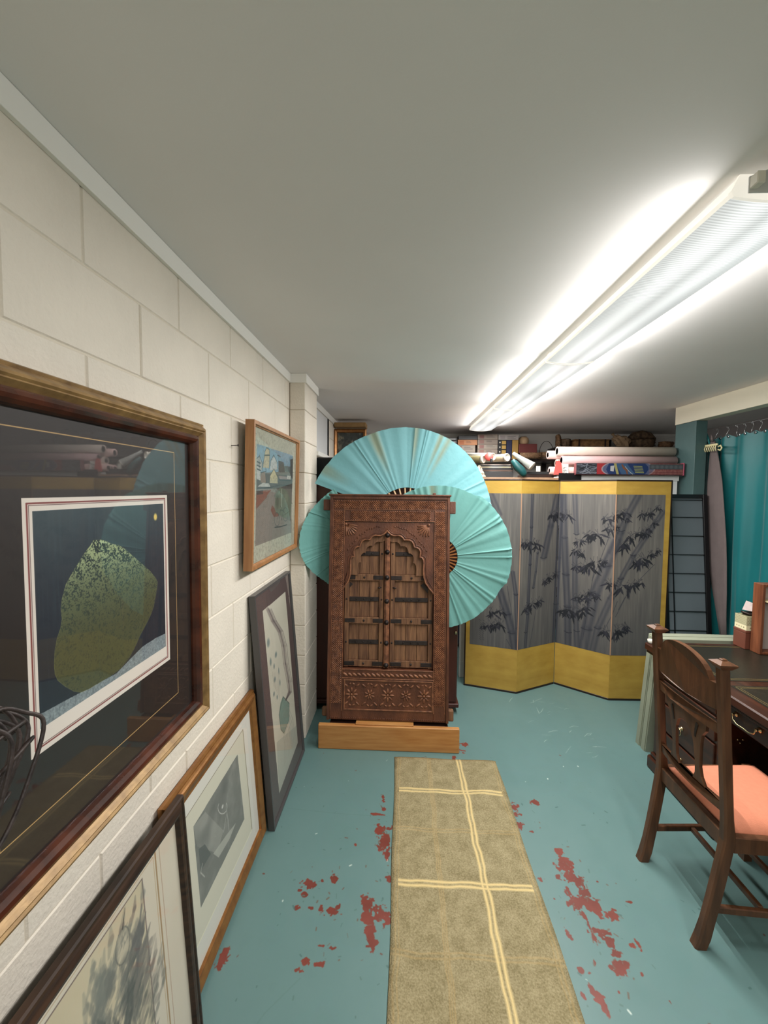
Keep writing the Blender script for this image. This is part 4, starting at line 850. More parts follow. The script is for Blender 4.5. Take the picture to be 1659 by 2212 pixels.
# ============================================================= SHELVING BEHIND THE SCREEN
t=thing('shelf_table','long white shelf table behind the folding screen','shelf',(1.42,3.85,0))
MB().box(.05,.915,-.25,.25,1.755,1.800,bev=.003).build('top_board',WHITE,t)
MB().box(-.915,.048,-.25,.25,1.757,1.777,bev=.002).build('top_board',M('pale_shelf_board',sr(150,118,92),.6,noise=.2),t)
for x in (-.90,.86):
    for y in (-.245,.20): MB().box(x,x+.045,y,y+.045,0,1.755,bev=.002).build('leg',WHITE,t)
MB().box(-.86,.86,.21,.235,.9,.98).build('rail',WHITE,t)
SH=1.801; SL=1.778
def roll(name,label,cat,x0,x1,y,z,r,mat,hollow=.7,group=None,capm=None,y1=None,z1=None,t0=None):
    """a tube on the shelf from (x0,y,z) to (x1,y1,z1)"""
    t=thing(name,label,cat,(x0,y,z),(0,0,0),group)
    a=Vector((0,0,0)); b_=Vector((x1-x0,(y1 if y1 is not None else y)-y,(z1 if z1 is not None else z)-z)); L=b_.length
    q=b_.to_track_quat('Z','Y').to_matrix().to_4x4()
    ri=r*hollow; MB().lathe([(ri,.0),(r,.0),(r,L),(ri,L),(ri,.0)],24,M=q).build('sheet_roll',mat,t)
    if hollow>.3: MB().lathe([(0,L*.3),(ri,L*.3),(ri,L*.31),(0,L*.31)],16,M=q).build('core',capm or mat,t)
    return t
PINK=M('pink_paper',sr(208,174,168),.7,noise=.06); PINKW=M('cream_pink_paper',sr(208,192,180),.7,noise=.05); PINK2=M('light_pink_paper',sr(200,166,166),.7)
G='rolls of pink paper on the white shelf'
roll('paper_roll','cream white paper roll, topmost and longest on the white shelf','paper roll',1.345,2.335,3.69,2.010,.040,PINKW,.72,G)
roll('paper_roll','light pink paper roll just below the topmost cream roll','paper roll',1.375,2.335,3.665,1.930,.038,PINK2,.72,G)
roll('paper_roll','pink paper roll standing out at left end of the roll pile','paper roll',1.292,2.20,3.765,1.984,.038,PINK,.62,G)
roll('paper_roll','pink paper roll behind the patterned package, second from the bottom','paper roll',1.36,2.30,3.745,1.908,.036,PINKW,.62,G)
for k,(x,y,z) in enumerate([(1.268,3.645,1.838),(1.30,3.725,1.836),(1.32,3.80,1.838)]):
    roll('paper_roll',['small pink tube sticking out at the bottom left of the roll pile','small pink tube beside the red card, in the bottom row','small pink tube at the back of the bottom row'][k],'paper roll',x,x+.70,y,z,.034,PINK,.6,G)
tag(MB().prism([(-.038,0),(.036,.005),(.024,.10),(.004,.122),(-.02,.115),(-.036,.02)],-.0015,.0015,'y').build('red_card',M('salmon_red',sr(205,84,78),.5)),'salmon red triangular card propped on the pink rolls','card').location=(1.325,3.592,SH)
A=Art(60,90,(228,224,216),5); 
for k in range(9): A.stroke([(15+A.r.uniform(-4,4),30+k*6),(38+A.r.uniform(-10,10),26+k*6+A.r.uniform(-4,4))],1.2,(50,50,52),.9,1)
t=thing('paper_sheet','white sheet with black brush marks beside the red card','paper',(1.385,3.600,SH)); t.rotation_euler=(-R(6),0,0); panel_uv('sheet',-.030,.030,0,.095,0,artmat('brush_marks',A),t,.001); 
# patterned bag of cane sticks with a blue label
A=Art(700,74,(150,74,76),14); A.mix(np.clip((A.noise(90,6,2)-.5)*4,0,1)*.5,(196,150,130)); A.poly([(0,0),(150,0),(150,74),(0,74)],(70,74,84)); 
for k in range(26): A.stroke([(A.r.uniform(0,60),A.r.uniform(0,74)),(A.r.uniform(60,150),A.r.uniform(0,74))],A.r.uniform(1,3),(150,156,168) if k%2 else (36,38,46),.9,1)
A.poly([(135,0),(190,0),(190,74),(135,74)],(196,60,66)); A.ell(340,37,178,60,(210,190,196),1,.03); A.poly([(215,0),(450,0),(470,20),(474,40),(450,74),(215,74),(196,40)],(44,66,122)); A.ell(340,37,172,56,(44,66,122),.6,.05)
A.poly([(255,0),(330,0),(390,74),(300,74)],(90,130,170),.7); A.poly([(224,18),(250,14),(246,54),(224,50)],(226,226,226)); A.poly([(245,0),(262,0),(282,74),(266,74)],(206,196,120),.95)
A.stroke([(300,10),(312,30),(330,45),(336,70)],[5,7,6,4],(150,96,70),1,1.5); A.stroke([(320,20),(345,50),(372,72)],2,(220,220,220),.9,1)
for k in range(5): A.stroke([(376+k*3,18+k*10),(430+k*3,20+k*10)],2.6,(196,196,110),.9,1)
A.poly([(480,6),(700,6),(700,38),(480,38)],(92,96,102)); 
for k in range(7): A.ell(500+30*k,22,15,14,(120,126,132),.8,.5)
for k in range(30): A.stroke([(480+k*8,44),(484+k*8,70)],1.6,(206,140,130),.7,1)
A.stroke([(480,56),(700,58)],1,(110,40,50),.8,1); A.stroke([(0,73),(700,73)],1.5,(60,30,40),.8,1)
t=thing('patterned_bag','long red and blue printed bag lying on the front edge of the white shelf','bag',(1.895,3.571,SH)); 
pm=[(0,0),(.028,.002),(.040,.02),(.040,.075),(.028,.098),(.005,.10),(-.012,.08),(-.016,.02)]
o=MB().prism([( -y+.02,z) for y,z in pm],-.435,.435,'x').build('bag_body',M('bag_back',sr(120,60,64),.4),t)
panel_uv('printed_face',-.437,.437,.004,.098,-.0225,artmat('bag_print',(setattr(A,'a',A.a*.74),A)[1],.35),t,.002)
MB().box(.433,.447,-.024,.02,-.002,.104,bev=.004).build('pink_end',M('magenta_band',sr(170,70,96),.5),t)
o=tag(MB().box(-.095,.095,-.003,.003,-.06,.004,bev=.001).build('black_folder',BLACK),'black folder corner hanging over the front edge of the white shelf','folder'); o.location=(1.425,3.592,1.813)
# left half of the shelf
OLIVE=M('olive_tube',sr(122,112,78),.5); CREAM=M('cream_tube',sr(176,162,138),.6); CAPW=M('white_cap',sr(204,199,188),.5)
def tubecase(label,p0,p1,r,mat,cap=True,inner=None,rim=None):
    t=thing('mailing_tube',label,'tube',p0,(0,0,0),'cardboard tubes on the shelf'); v=Vector(p1)-Vector(p0); L=v.length; q=v.to_track_quat('Z','Y').to_matrix().to_4x4()
    MB().lathe([(r*.86,L*.15),(r*.86,0),(r*.95,-.004),(r,0),(r,L),(0,L)],24,M=q).build('tube',mat,t)
    MB().lathe([(0,.010),(r*.80,.010),(r*.85,.0),(r*.98,-.004),(r*1.04,.0),(r*1.04,.02),(r,.02)] if cap else [(0,L*.15),(r*.86,L*.15)],24,M=q).build('end_cap',inner or CAPW,t)
    return t
tubecase('olive tube with white end cap beside the fan',(.695,3.60,1.930),(.42,3.86,1.945),.033,OLIVE)
tubecase('white open tube behind the red cap',(.787,3.66,1.957),(.55,4.0,1.99),.032,CAPW,False,DARK)
tubecase('cream tube with ringed white end, middle of the shelf',(.900,3.62,1.948),(.66,3.98,1.955),.033,CREAM)
t=thing('paint_disc','round salmon red disc with black clip between the tubes','disc',(.735,3.585,1.905)); MB().lathe([(0,0),(.036,0),(.036,.012),(0,.014)],20,M=Matrix.Translation((0,0,.045))@Matrix.Rotation(R(80),4,'X')).build('disc',bpy.data.materials['salmon_red'],t); MB().box(.008,.03,-.024,-.012,.0,.03,bev=.003).build('clip',BLACK,t)
def folder(label,x0,x1,y0,y1,z0,th,mat,rot=0):
    o=tag(MB().box(-(x1-x0)/2,(x1-x0)/2,-(y1-y0)/2,(y1-y0)/2,0,th,bev=.002).build('portfolio',mat),label,'portfolio','flat folders piled on the shelf'); o.location=((x0+x1)/2,(y0+y1)/2,z0); o.rotation_euler=(0,0,rot); return o
BLK2=M('black_leatherette',sr(26,25,27),.5,bump=.2); BRN2=M('brown_card',sr(74,54,44),.7)
zz=SL
for k,(th,mt,lb) in enumerate([(.050,BLK2,'thick black portfolio, lowest in the pile beside the tubes'),(.012,BRN2,'thin brown folder above the thick black portfolio'),(.020,BLK2,'black portfolio, third from the bottom of the pile'),(.008,M('cream_card',sr(196,178,150),.7),'thin cream card folder in the portfolio pile'),(.014,BLK2,'black folder near the top of the portfolio pile'),(.006,M('grey_card',sr(150,140,130),.7),'topmost grey card sheet of the portfolio pile, under the tubes')]):
    folder(lb,.665+.004*k,.965-.006*k,3.64+.004*k,4.0,zz,th,mt,R((k%3-1)*2)); zz+=th+.0005
for (x0,z,lb,mt,sk) in ((.575,SL,'blank white triangular card at left end of the shelf',CAPW,0),(.640,SL,'cream triangular card with dark scribbles beside the white one',None,1)):
    t=thing('triangle_card',lb,'card',(x0+.02,3.60+.01*sk,z),(-R(5),0,0))
    if sk: MB().prism([(-.055,0),(.058,.004),(.012,.10),(-.004,.104)],-.001,.012,'y').build('card',M('cream_scribbled',sr(214,202,176),.7,col2=sr(120,104,84),nscale=55,mixr=(.42,.5)),t)
    else: MB().prism([(-.045,.02),(.02,.0),(.055,.085),(-.05,.088)],-.001,.004,'y').build('card',CAPW,t)
t=thing('teal_bottle','dark teal cloth pouch slumped over the shelf edge','pouch',(1.0,3.60,SL)); TE=M('dark_teal_cloth',sr(12,74,76),.5,noise=.35,nscale=14,bump=.4,bscale=40)
MB().tube([(-.062,.0,.148),(-.045,-.004,.125),(-.02,-.006,.09),(.01,-.008,.06),(.034,-.006,.03),(.048,.0,.012)],[.016,.026,.034,.036,.032,.018],12).build('pouch_body',TE,t)
t=thing('glass_vase','clear plastic tube with wide open white mouth leaning on the teal pouch','vase',(1.102,3.585,1.872))
GL2=M('cloudy_plastic',sr(190,192,186),.2); GL2.node_tree.nodes['Principled BSDF'].inputs['Transmission Weight'].default_value=.55
q=Vector((-.14,.08,.115)).to_track_quat('Z','Y').to_matrix().to_4x4(); MB().lathe([(.030,.004),(.030,0),(.037,-.003),(.038,.004),(.032,.05),(.022,.12),(.016,.20),(0,.2)],24,M=q).build('vase_body',GL2,t); MB().lathe([(.030,-.004),(.038,-.004),(.038,.006),(.030,.006),(.030,-.004)],24,M=q).build('rim',CAPW,t)
tag(MB().box(-.11,.11,0,.26,0,.026,bev=.002).build('slide_tray',DARK),'flat dark tray, lowest of the two beside the pink tubes','tray','dark trays on the shelf').location=(1.175,3.63,SL)
tag(MB().box(-.10,.10,0,.24,0,.024,bev=.002).build('slide_tray',BLK2),'upper flat black tray with a white label beside the pink tubes','tray','dark trays on the shelf').location=(1.18,3.65,SL+.027)
tag(MB().box(-.018,.018,-.002,0,0,.048,bev=.0005).build('paper_label',CAPW),'small white paper tag standing on the black tray','tag').location=(1.178,3.66,SL+.052)
# ---- far rack with boxes and baskets
t=thing('storage_rack','long dark storage rack against the back wall','rack',(1.30,5.12,0))
MB().box(-1.0,1.98,-.18,.25,2.008,2.036,bev=.002).build('shelf',DARK,t)
for x in (-1.0,.46,1.92):
    for y in (-.17,.20): MB().box(x,x+.05,y,y+.04,0,2.008).build('upright',DARK,t)
MB().box(-1.0,1.98,-.18,.25,1.2,1.225).build('shelf',DARK,t); MB().box(-1.0,1.98,-.18,.25,.4,.425).build('shelf',DARK,t)
t=thing('shelf_riser','plain raised wooden shelf carrying the baskets near the back wall','shelf',(2.52,5.10,2.036))
MB().box(-.70,.74,-.13,.22,.132,.152,bev=.002).build('board',DARK,t)
for x in (-.685,0,.70): MB().box(x-.01,x+.01,-.12,.20,0,.132).build('support',DARK,t)
def slidebox(name,label,x0,x1,z0,z1,base,art,y=4.97,d=.30,group='slide boxes on the far rack'):
    t=thing(name,label,'box',((x0+x1)/2,y,z0),(0,0,0),group); w2=(x1-x0)/2-.002; MB().box(-w2,w2,.0015,d,.0005,z1-z0-.001,bev=.002).build('carton',base,t)
    panel_uv('label',-w2+.003,w2-.003,.003,z1-z0-.004,0,art,t,.0014)
def blabel(nm,bg,patch,seed,lines=2):
    A=Art(110,30,bg,seed); A.poly([(8,3),(34,3),(34,27),(8,27)],patch,.8)
    for k in range(lines): A.stroke([(48,8+8*k),(48+A.r.uniform(20,48),8+8*k)],1,(60,56,60),.8,1)
    A.a*=.76; return artmat(nm,A)
CART=M('grey_carton',sr(134,120,110),.7); ORC=M('orange_carton',sr(170,112,72),.7)
LB=[blabel('box_label_a',(178,164,150),(150,96,90),1),blabel('box_label_b',(168,152,140),(158,110,100),2),blabel('box_label_c',(216,150,104),(196,110,64),3),blabel('box_label_d',(196,190,186),(170,160,160),4,3),blabel('box_label_e',(40,36,38),(60,54,54),5)]
slidebox('slide_box','grey slide box, bottom left of the pile under the orange one',.622,.86,2.037,2.115,CART,LB[1]); slidebox('slide_box','grey slide box directly under the orange box',.622,.86,2.1155,2.199,CART,LB[0]); slidebox('slide_box','orange topped slide box left of the tall grey pile',.648,.88,2.1995,2.262,ORC,LB[2])
zz=2.037
for k,lb in enumerate(['lowest grey box of the tall pile at centre','second box up of the tall grey pile','third box up of the tall grey pile','fourth box up of the tall grey pile, with pale label','topmost box of the tall grey pile, touching the ceiling shadow']):
    h=.0575; slidebox('slide_box',lb,.882,1.122,zz,zz+h,CART,LB[k%2]); zz+=h+.0005
slidebox('slide_box','wide pale box lying across the yellow labelled ones',1.128,1.364,2.262,2.322,CAPW,LB[3])
YLW=M('yellow_label',sr(168,134,66),.6)
zz=2.037
for k,lb in enumerate(['lowest small black box with yellow label','second small black box with yellow label','third small black box with yellow label','topmost small black box with yellow label']):
    t=thing('film_box',lb,'box',(1.172,4.97,zz),(0,0,0),'black and yellow film boxes'); MB().box(-.048,.048,.001,.28,0,.055,bev=.002).build('carton',BLK2,t); MB().box(-.004,.044,-.001,.001,.006,.048).build('label',YLW,t); MB().lathe([(0,0),(.009,0),(.009,.002),(0,.002)],10,M=Matrix.Translation((-.026,.001,.028))@Matrix.Rotation(R(90),4,'X')).build('dot',CAPW,t); zz+=.0556
tag(MB().box(1.224,1.288,4.975,5.25,2.037,2.259,bev=.002).build('binder',NAVY),'upright navy box beside the yellow one','box'); tag(MB().box(1.292,1.362,4.975,5.25,2.037,2.259,bev=.002).build('binder',M('ochre_yellow',sr(154,120,58),.6)),'upright ochre yellow box beside the maroon one','box')
tag(MB().box(1.37,1.58,4.97,5.22,2.108,2.216,bev=.003).build('card_box',M('maroon_card',sr(92,36,34),.5)),'maroon box under the round cream jar on the far rack','box')
WICK=M('wicker',sr(136,104,74),.75,col2=sr(84,60,42),nscale=60,stretch=(1,1,3),bump=.8,bscale=110,mixr=(.35,.6))
def basket(label,x,y,z,rx,ry,h,handle=0,mat=None,wob=.0,lid=0,group='wicker baskets on the far rack'):
    t=thing('wicker_basket',label,'basket',(x,y,z),(0,0,0),group); m=MB(); n=26; r=random.Random(int(x*1000)); ph=r.uniform(0,6)
    prof=[(.80,0),(.93,.25),(1.0,.55),(.99,.85),(1.0,1.0),(.90,1.0),(.88,.15),(0,.15)]; vs=[];fs=[]
    for q,zz_ in prof:
        for k in range(n):
            a=2*PI*k/n; f_=1+wob*sin(3*a+ph+zz_*3)+wob*.6*sin(7*a+ph*2); vs.append((rx*q*f_*cos(a),ry*q*f_*sin(a),zz_*h*(1+wob*.8*sin(2*a+ph))))
    for i in range(len(prof)-1):
        for k in range(n): fs.append((i*n+k,i*n+(k+1)%n,(i+1)*n+(k+1)%n,(i+1)*n+k))
    fs.append(tuple(range(n))[::-1]); m.add(vs,fs,True).build('basket_body',mat or WICK,t)
    hp=MB()
    for zr in (.3,.62,1.0): hp.tube([(rx*1.01*cos(a),ry*1.01*sin(a),zr*h) for a in np.linspace(0,2*PI,20)],.003,5)
    hp.build('woven_rim',mat or WICK,t)
    if handle: MB().tube([(rx*.97*cos(a),0,h*.9+handle*sin(a)) for a in np.linspace(0,PI,14)],.0035,6).build('handle',DARK,t)
    if lid: MB().tube([(-rx*.9,0,h),(-rx*.5,0,h+lid*.8),(0,0,h+lid),(rx*.6,0,h+lid*.7),(rx,0,h+.01)],[ry*.35,ry*.6,ry*.7,ry*.6,ry*.2],10).build('bundle',mat or WICK,t)
    return t
basket('low wicker tray basket in front of the maroon box',1.49,4.93-.03,2.037,.13,.055,.064); basket('thin hooped handle basket standing left of the pale wall',1.715,5.05,2.037,.085,.07,.085,.145)
t=thing('cream_jar','round cream woven jar on the maroon box','jar',(1.45,5.08,2.217)); MB().lathe([(.045,0),(.060,.02),(.063,.05),(.055,.08),(.035,.092),(0,.092)],18).build('jar_body',M('cream_weave',sr(172,144,112),.8,bump=.6,bscale=150),t); MB().tube([(.036*cos(a),.036*sin(a),.092) for a in np.linspace(0,2*PI,16)],.004,6).build('rim',WICK,t)
tag(MB().box(-.09,.10,-.012,.012,0,.030,bev=.003).build('driftwood_plank',M('grey_wood',sr(120,100,86),.8,noise=.3)),'thin pale plank lying in front of the hooped basket','plank').location=(1.68,4.985,2.037)
basket('upright oval brown basket at the left end of the raised shelf',1.862,5.08,2.189,.028,.045,.115,wob=.08,lid=.012); basket('lumpy round basket, second from the left on the raised shelf',1.950,5.08,2.189,.055,.06,.095,wob=.08,mat=M('brown_wicker',sr(110,88,66),.8,col2=sr(60,44,32),nscale=26,bump=.8,bscale=50))
t=thing('wicker_hamper','long low tan wicker hamper on the raised shelf','hamper',(2.222,5.08,2.189)); MB().box(-.20,.20,-.09,.09,0,.070,bev=.006).build('body',M('tan_wicker',sr(132,96,56),.75,col2=sr(96,66,38),nscale=40,bump=.7,bscale=120),t); MB().box(-.203,.203,-.093,.093,.071,.088,bev=.005).build('lid',bpy.data.materials['tan_wicker'],t)
for x in (-.15,.15): MB().box(x-.008,x+.008,-.096,-.090,0,.088).build('strap',DARK,t)
basket('black basket behind the crumpled pouch',2.475,5.19,2.189,.06,.05,.10,mat=BLK2,wob=.08)
t=thing('crumpled_pouch','crumpled tan paper pouch sitting tilted among the baskets','pouch',(2.56,5.0,2.189)); bm=bmesh.new(); bmesh.ops.create_icosphere(bm,subdivisions=3,radius=1)
for v in bm.verts: f_=1+.16*sin(v.co.x*7+v.co.z*5)+.1*sin(v.co.y*11+v.co.z*9); v.co=Vector((v.co.x*.095*f_,v.co.y*.06*f_,.062+v.co.z*.068*f_)); v.co.z=max(v.co.z+.15*v.co.x*-1,0)
m=MB(); bm.verts.index_update(); m.add([v.co.copy() for v in bm.verts],[[v.index for v in f.verts] for f in bm.faces]); bm.free(); m.build('pouch_body',M('tan_crumple',sr(150,124,96),.8,bump=.5,bscale=30),t); MB().tube([(-.06,0,.11),(-.085,.01,.135),(-.1,.0,.15)],[.02,.012,.018],8).build('neck',bpy.data.materials['tan_crumple'],t)
basket('large dark basket with a bundled lid near the teal post',2.83,5.08,2.189,.165,.08,.092,wob=.05,lid=.055,mat=bpy.data.materials['brown_wicker'])
basket('small basket corner beside the teal post on the raised shelf',3.12,5.08,2.189,.08,.06,.065,wob=.12)
for k in range(7): # cassette cases behind the fan
    t=thing('cassette',['lowest','second','third','fourth','fifth','sixth','topmost'][k]+' dark cassette case of the pile behind the top fan','cassette',(.575,4.985,2.037+k*.036),(0,0,0),'cassette cases behind the fan'); MB().box(-.07,.07,0,.11,0,.034,bev=.002).build('case',BLK2,t); MB().box(-.05,.05,-.001,.001,.008,.026).build('label',M('spine_label',sr(150,150,150),.6) if k==0 else bpy.data.materials['spine_label'],t)
tag(MB().box(.66,.885,4.99,5.25,2.264,2.315,bev=.003).build('card_box',BLK2),'flat black box on top of the orange slide box','box')
# ============================================================= LATTICE PANEL by the post
t=thing('lattice_panel','black lattice panel with grey blue paper leaning on the teal post','screen panel',(2.275,3.255,0),(-R(6.6),0,0))
GP=M('grey_blue_paper',sr(100,110,116),.7,noise=.06,nscale=4); h=1.655
for x0,x1,z0,z1 in [(-.175,-.145,0,h),(.145,.178,0,h)]: MB().box(x0,x1,-.012,.012,z0,z1,bev=.002).build('stile',BLACK,t)
for z0,z1 in ((0,.05),(h-.030,h)): MB().box(-.145,.145,-.012,.012,z0,z1,bev=.002).build('rail',BLACK,t)
MB().box(-.145,.145,.004,.006,.05,h-.03).build('paper',GP,t)
k=0; z=h-.045-.0
while z>.1: MB().box(-.145,.145,-.006,.004,z-.0022,z+.0022).build('lattice_bar',BLACK,t); z-= .150 if k else .140; k+=1
MB().box(-.102,-.098,-.007,.004,.05,h-.03).build('lattice_bar',BLACK,t)
# ============================================================= CURTAIN
CT=M('teal_satin',sr(8,110,114),.42,noise=.10,nscale=3,bump=.25,bscale=14); CT.node_tree.nodes['Principled BSDF'].inputs['Sheen Weight'].default_value=.2
HK=[3.735,3.60,3.48,3.37,3.265,3.195,3.13,3.065,2.985,2.89,2.78,2.66,2.54]
def cloth(name,y0,y1,ztop,zbot,xf,mat,parent,ny=160,nz=30):
    vs=[];fs=[]
    for i in range(ny+1):
        y=y0+(y1-y0)*i/ny
        for j in range(nz+1):
            q=j/nz; zt=ztop(y); vs.append((xf(y,q),y+.02*q*sin(y*17),zt+(zbot-zt)*q))
    for i in range(ny):
        for j in range(nz): a=i*(nz+1)+j; fs.append((a,a+1,a+nz+2,a+nz+1))
    return MB().add(vs,fs,True).build(name,mat,parent)
t=thing('curtain','bright teal satin curtain hanging from metal hooks in the alcove','curtain',(0,0,0))
def zt(y):
    d=min(abs(y-h_) for h_ in HK); gaps=.05; return 2.118-.030*min(1,(d/.055))**.8
def xf(y,q): return 2.548+(.018+.022*q)*sin(y*33+1.2*sin(y*9))+.010*q*sin(y*71)+.02*sin(y*7+q*3)*q+.012*sin(q*9+y*20)*q
cloth('curtain_cloth',2.45,3.70,zt,.12,xf,CT,t)
for y in HK:
    if y>3.7 or y<2.5: continue
    MB().lathe([(.005,-.001),(.011,-.001),(.011,.001),(.005,.001),(.005,-.001)],14,M=Matrix.Translation((xf(y,0)-.004,y,2.100))@Matrix.Rotation(R(90),4,'Y')).build('eyelet',STEEL,t)
rr_=random.Random(2)
for k,y in enumerate(HK):
    a=rr_.uniform(-.25,.25); x=2.533
    pts=[(x,y+a*.02,2.098),(x-.008,y+.004,2.108),(x-.004,y+a*.03,2.13),(x+.006,y+a*.05,2.152),(x+.004,y+a*.05+.006,2.172),(x-.006,y+a*.05+.010,2.182),(x-.014,y+a*.05,2.175),(x-.012,y+a*.05-.006,2.162)]
    o=MB().tube(pts,.0016,6).ell(pts[0],(.003,.003,.003)).build('curtain_hook',STEEL); tag(o,'thin steel hook over the teal curtain, '+['nearest to the teal post','second from the teal post','third from the teal post','fourth from the teal post','fifth from the teal post','sixth from the teal post','seventh from the teal post','eighth from the teal post','ninth from the teal post','tenth from the teal post','eleventh from the teal post','twelfth from the teal post','thirteenth from the teal post'][k],'hook','steel hooks over the teal curtain')
tag(MB().tube([(2.523,2.3,2.176),(2.523,4.1,2.176)],.0012,6).build('curtain_wire',STEEL),'thin steel wire carrying the curtain hooks under the ceiling','wire')
GC=M('mauve_grey_cloth',sr(108,96,95),.9,noise=.08,nscale=20,bump=.3,bscale=300)
t=thing('grey_drape','mauve grey cloth hanging gathered by a claw clip left of the teal curtain','drape',(0,0,0))
vs=[];fs=[];prof=[(2.075,.010),(2.035,.022),(2.00,.026),(1.9,.040),(1.75,.056),(1.5,.070),(1.3,.074),(1.1,.068),(.9,.055),(.7,.035),(.5,.02)]
n=20
for j,(z_,w_) in enumerate(prof):
    for k in range(n):
        a=2*PI*k/n; cy=3.435-.0035*j*j*.6; vs.append((2.478+.014*sin(a)*(1+.3*sin(5*a+j))+.0008*j,cy+w_*1.42*cos(a)*(1+.06*sin(4*a)),z_))
for j in range(len(prof)-1):
    for k in range(n): fs.append((j*n+k,j*n+(k+1)%n,(j+1)*n+(k+1)%n,(j+1)*n+k))
fs.append(tuple(range(n))); fs.append(tuple((len(prof)-1)*n+k for k in range(n))); MB().add(vs,fs,True).build('drape_cloth',GC,t)
MB().tube([(2.47,3.43,2.07),(2.455,3.42,2.10),(2.46,3.435,2.125)],[.012,.008,.003],8).build('drape_tip',GC,t)
t=thing('claw_clip','cream plastic claw clip pinching the grey cloth at the top','clip',(2.443,3.42,2.0)); t.scale=(1.2,1.6,1.6); CR=M('cream_plastic',sr(222,210,164),.35)
MB().box(-.006,.004,-.052,.040,.018,.028,bev=.002).build('clip_bar',CR,t)
for k in range(7): MB().tube([(-.004,-.045+k*.014,.020),(-.010,-.045+k*.014,.006),(-.004,-.046+k*.014,-.008)],.0032,6).build('tooth',CR,t)
MB().tube([(0,-.055,.010),(0,-.070,.016),(0,-.078,.004),(0,-.070,-.008),(0,-.055,-.002)],.004,6).build('clip_handle',CR,t)
tag(MB().tube([(2.462,3.50,2.165),(2.466,3.478,2.10),(2.468,3.455,2.045)],[.004,.009,.006],8).build('cloth_tie',CT),'thin teal cloth strip tied above the claw clip','ribbon')
# ============================================================= PALE CABINET and board behind desk
PG=M('pale_green_paint',sr(154,158,138),.5,noise=.08,nscale=6)
for k,(yb_,yt_,lb) in enumerate(((2.625,2.533,'pale green painted board leaning on the far end of the desk, nearer of the two'),(2.683,2.591,'pale green painted board leaning behind the nearer pale board at the desk'))):
    t=thing('painted_board',lb,'board',(1.572,yb_,0)); w3=.052
    MB().prism([(0,0),(w3,0),(w3+yt_-yb_,.768),(yt_-yb_,.768)],0,.74,'x').build('board_body',PG,t)
    MB().prism([(.008,0),(w3-.008,0),(w3-.008+yt_-yb_,.76),(.008+yt_-yb_,.76)],-.005,0,'x').build('end_strip',PG,t)
o=thing('white_cup','small white cup on the far corner of the desk top behind the chair','cup',(1.492,2.488,.7585)); MB().lathe([(.010,0),(.014,.004),(.017,.022),(.015,.022),(.0125,.006),(0,.005)],16).build('cup_body',CAPW,o); MB().lathe([(.006,0),(.0105,0),(.0105,.003),(.006,.003)],12).build('foot_ring',CAPW,o)
# ============================================================= DESK
t=thing('writing_desk','dark mahogany pedestal desk with green black leather top and brass pulls','desk',(1.47,1.0,0))
# local: x 0..0.78 (front face at .05), y 0..1.51
top=MB().box(0,.78,0,1.51,.715,.758,bev=.006).build('desk_top',DESKW,t); MB().box(.008,.772,.008,1.502,.700,.715,bev=.004).build('top_moulding',DESKW,t)
for ya,yb4 in ((.03,.50),(.55,.955),(1.005,1.475)):
    l=MB().box(.075,.70,ya,yb4,.7575,.7592).build('leather_panel',LEATH,t)
    g=MB()
    for d in (.012,.024):
        for a,b_,c_,d_ in [(.075+d,.70-d,ya+d,ya+d+.002),(.075+d,.70-d,yb4-d-.002,yb4-d),(.075+d,.075+d+.002,ya+d,yb4-d),(.70-d-.002,.70-d,ya+d,yb4-d)]: g.box(a,b_,c_,d_,.7592,.7596)
    g.build('gilt_line',M('gilt',sr(150,128,80),.4,metal=.4) if 'gilt' not in bpy.data.materials else bpy.data.materials['gilt'],l)
def pedestal(y0,y1):
    p=MB().box(.055,.74,y0,y1,.10,.70,bev=.003).build('pedestal',DESKW,t); MB().box(.030,.765,y0-.02,y1+.02,.0,.075,bev=.008).build('plinth',DESKW,p); MB().box(.042,.755,y0-.008,y1+.008,.075,.10,bev=.006).build('plinth_moulding',DESKW,p)
    zs=[(.115,.29),(.30,.45),(.46,.585),(.595,.69)]
    for z0,z1 in zs:
        d=MB().box(.045,.056,y0+.025,y1-.025,z0,z1-.004,bev=.003).build('drawer',DESKW,t)
        yc=(y0+y1)/2; zc=(z0+z1)/2
        if z1<.6:
            m=MB().lathe([(.012,0),(.012,.003),(.005,.006),(.005,.012),(.008,.015),(0,.017)],12,M=Matrix.Translation((.045,yc,zc+.016))@Matrix.Rotation(R(-90),4,'Y'))
            m.tube([(.030,yc+.017*sin(a),zc-.0+.017*cos(a)) for a in np.linspace(0,2*PI,18)],.0028,6); m.build('ring_pull',BRASS,d)
        else: bail(yc,zc,d)
def bail(yc,zc,par,w_=.055):
    m=MB()
    for s in (-1,1): m.lathe([(.012,0),(.012,.003),(.005,.006),(.005,.014),(.007,.017),(0,.019)],12,M=Matrix.Translation((.045,yc+s*w_,zc+.008))@Matrix.Rotation(R(-90),4,'Y'))
    m.tube([(.030,yc-w_,zc+.008),(.027,yc-w_*.9,zc-.012),(.026,yc-w_*.5,zc-.022),(.026,yc,zc-.020),(.026,yc+w_*.5,zc-.022),(.027,yc+w_*.9,zc-.012),(.030,yc+w_,zc+.008)],.0032,8)
    m.build('bail_handle',BRASS,par)
pedestal(.03,.40); pedestal(.97,1.42+.05)
ap=MB().box(.055,.74,.40,.97,.60,.70,bev=.003).build('apron',DESKW,t)
d=MB().box(.045,.056,.43,.95,.608,.692,bev=.003).build('drawer',DESKW,t); bail(.725+.09,.655,d,.062)
MB().box(.70,.72,.40,.97,.10,.60).build('back_panel',DESKW,t)
m=MB()
for dy,dz in ((-.012,.0),(.012,.0),(0,-.016)): m.ell((.14+dy,.962,.495+dz),(.005,.005,.005))
m.build('brass_knob',BRASS,t)
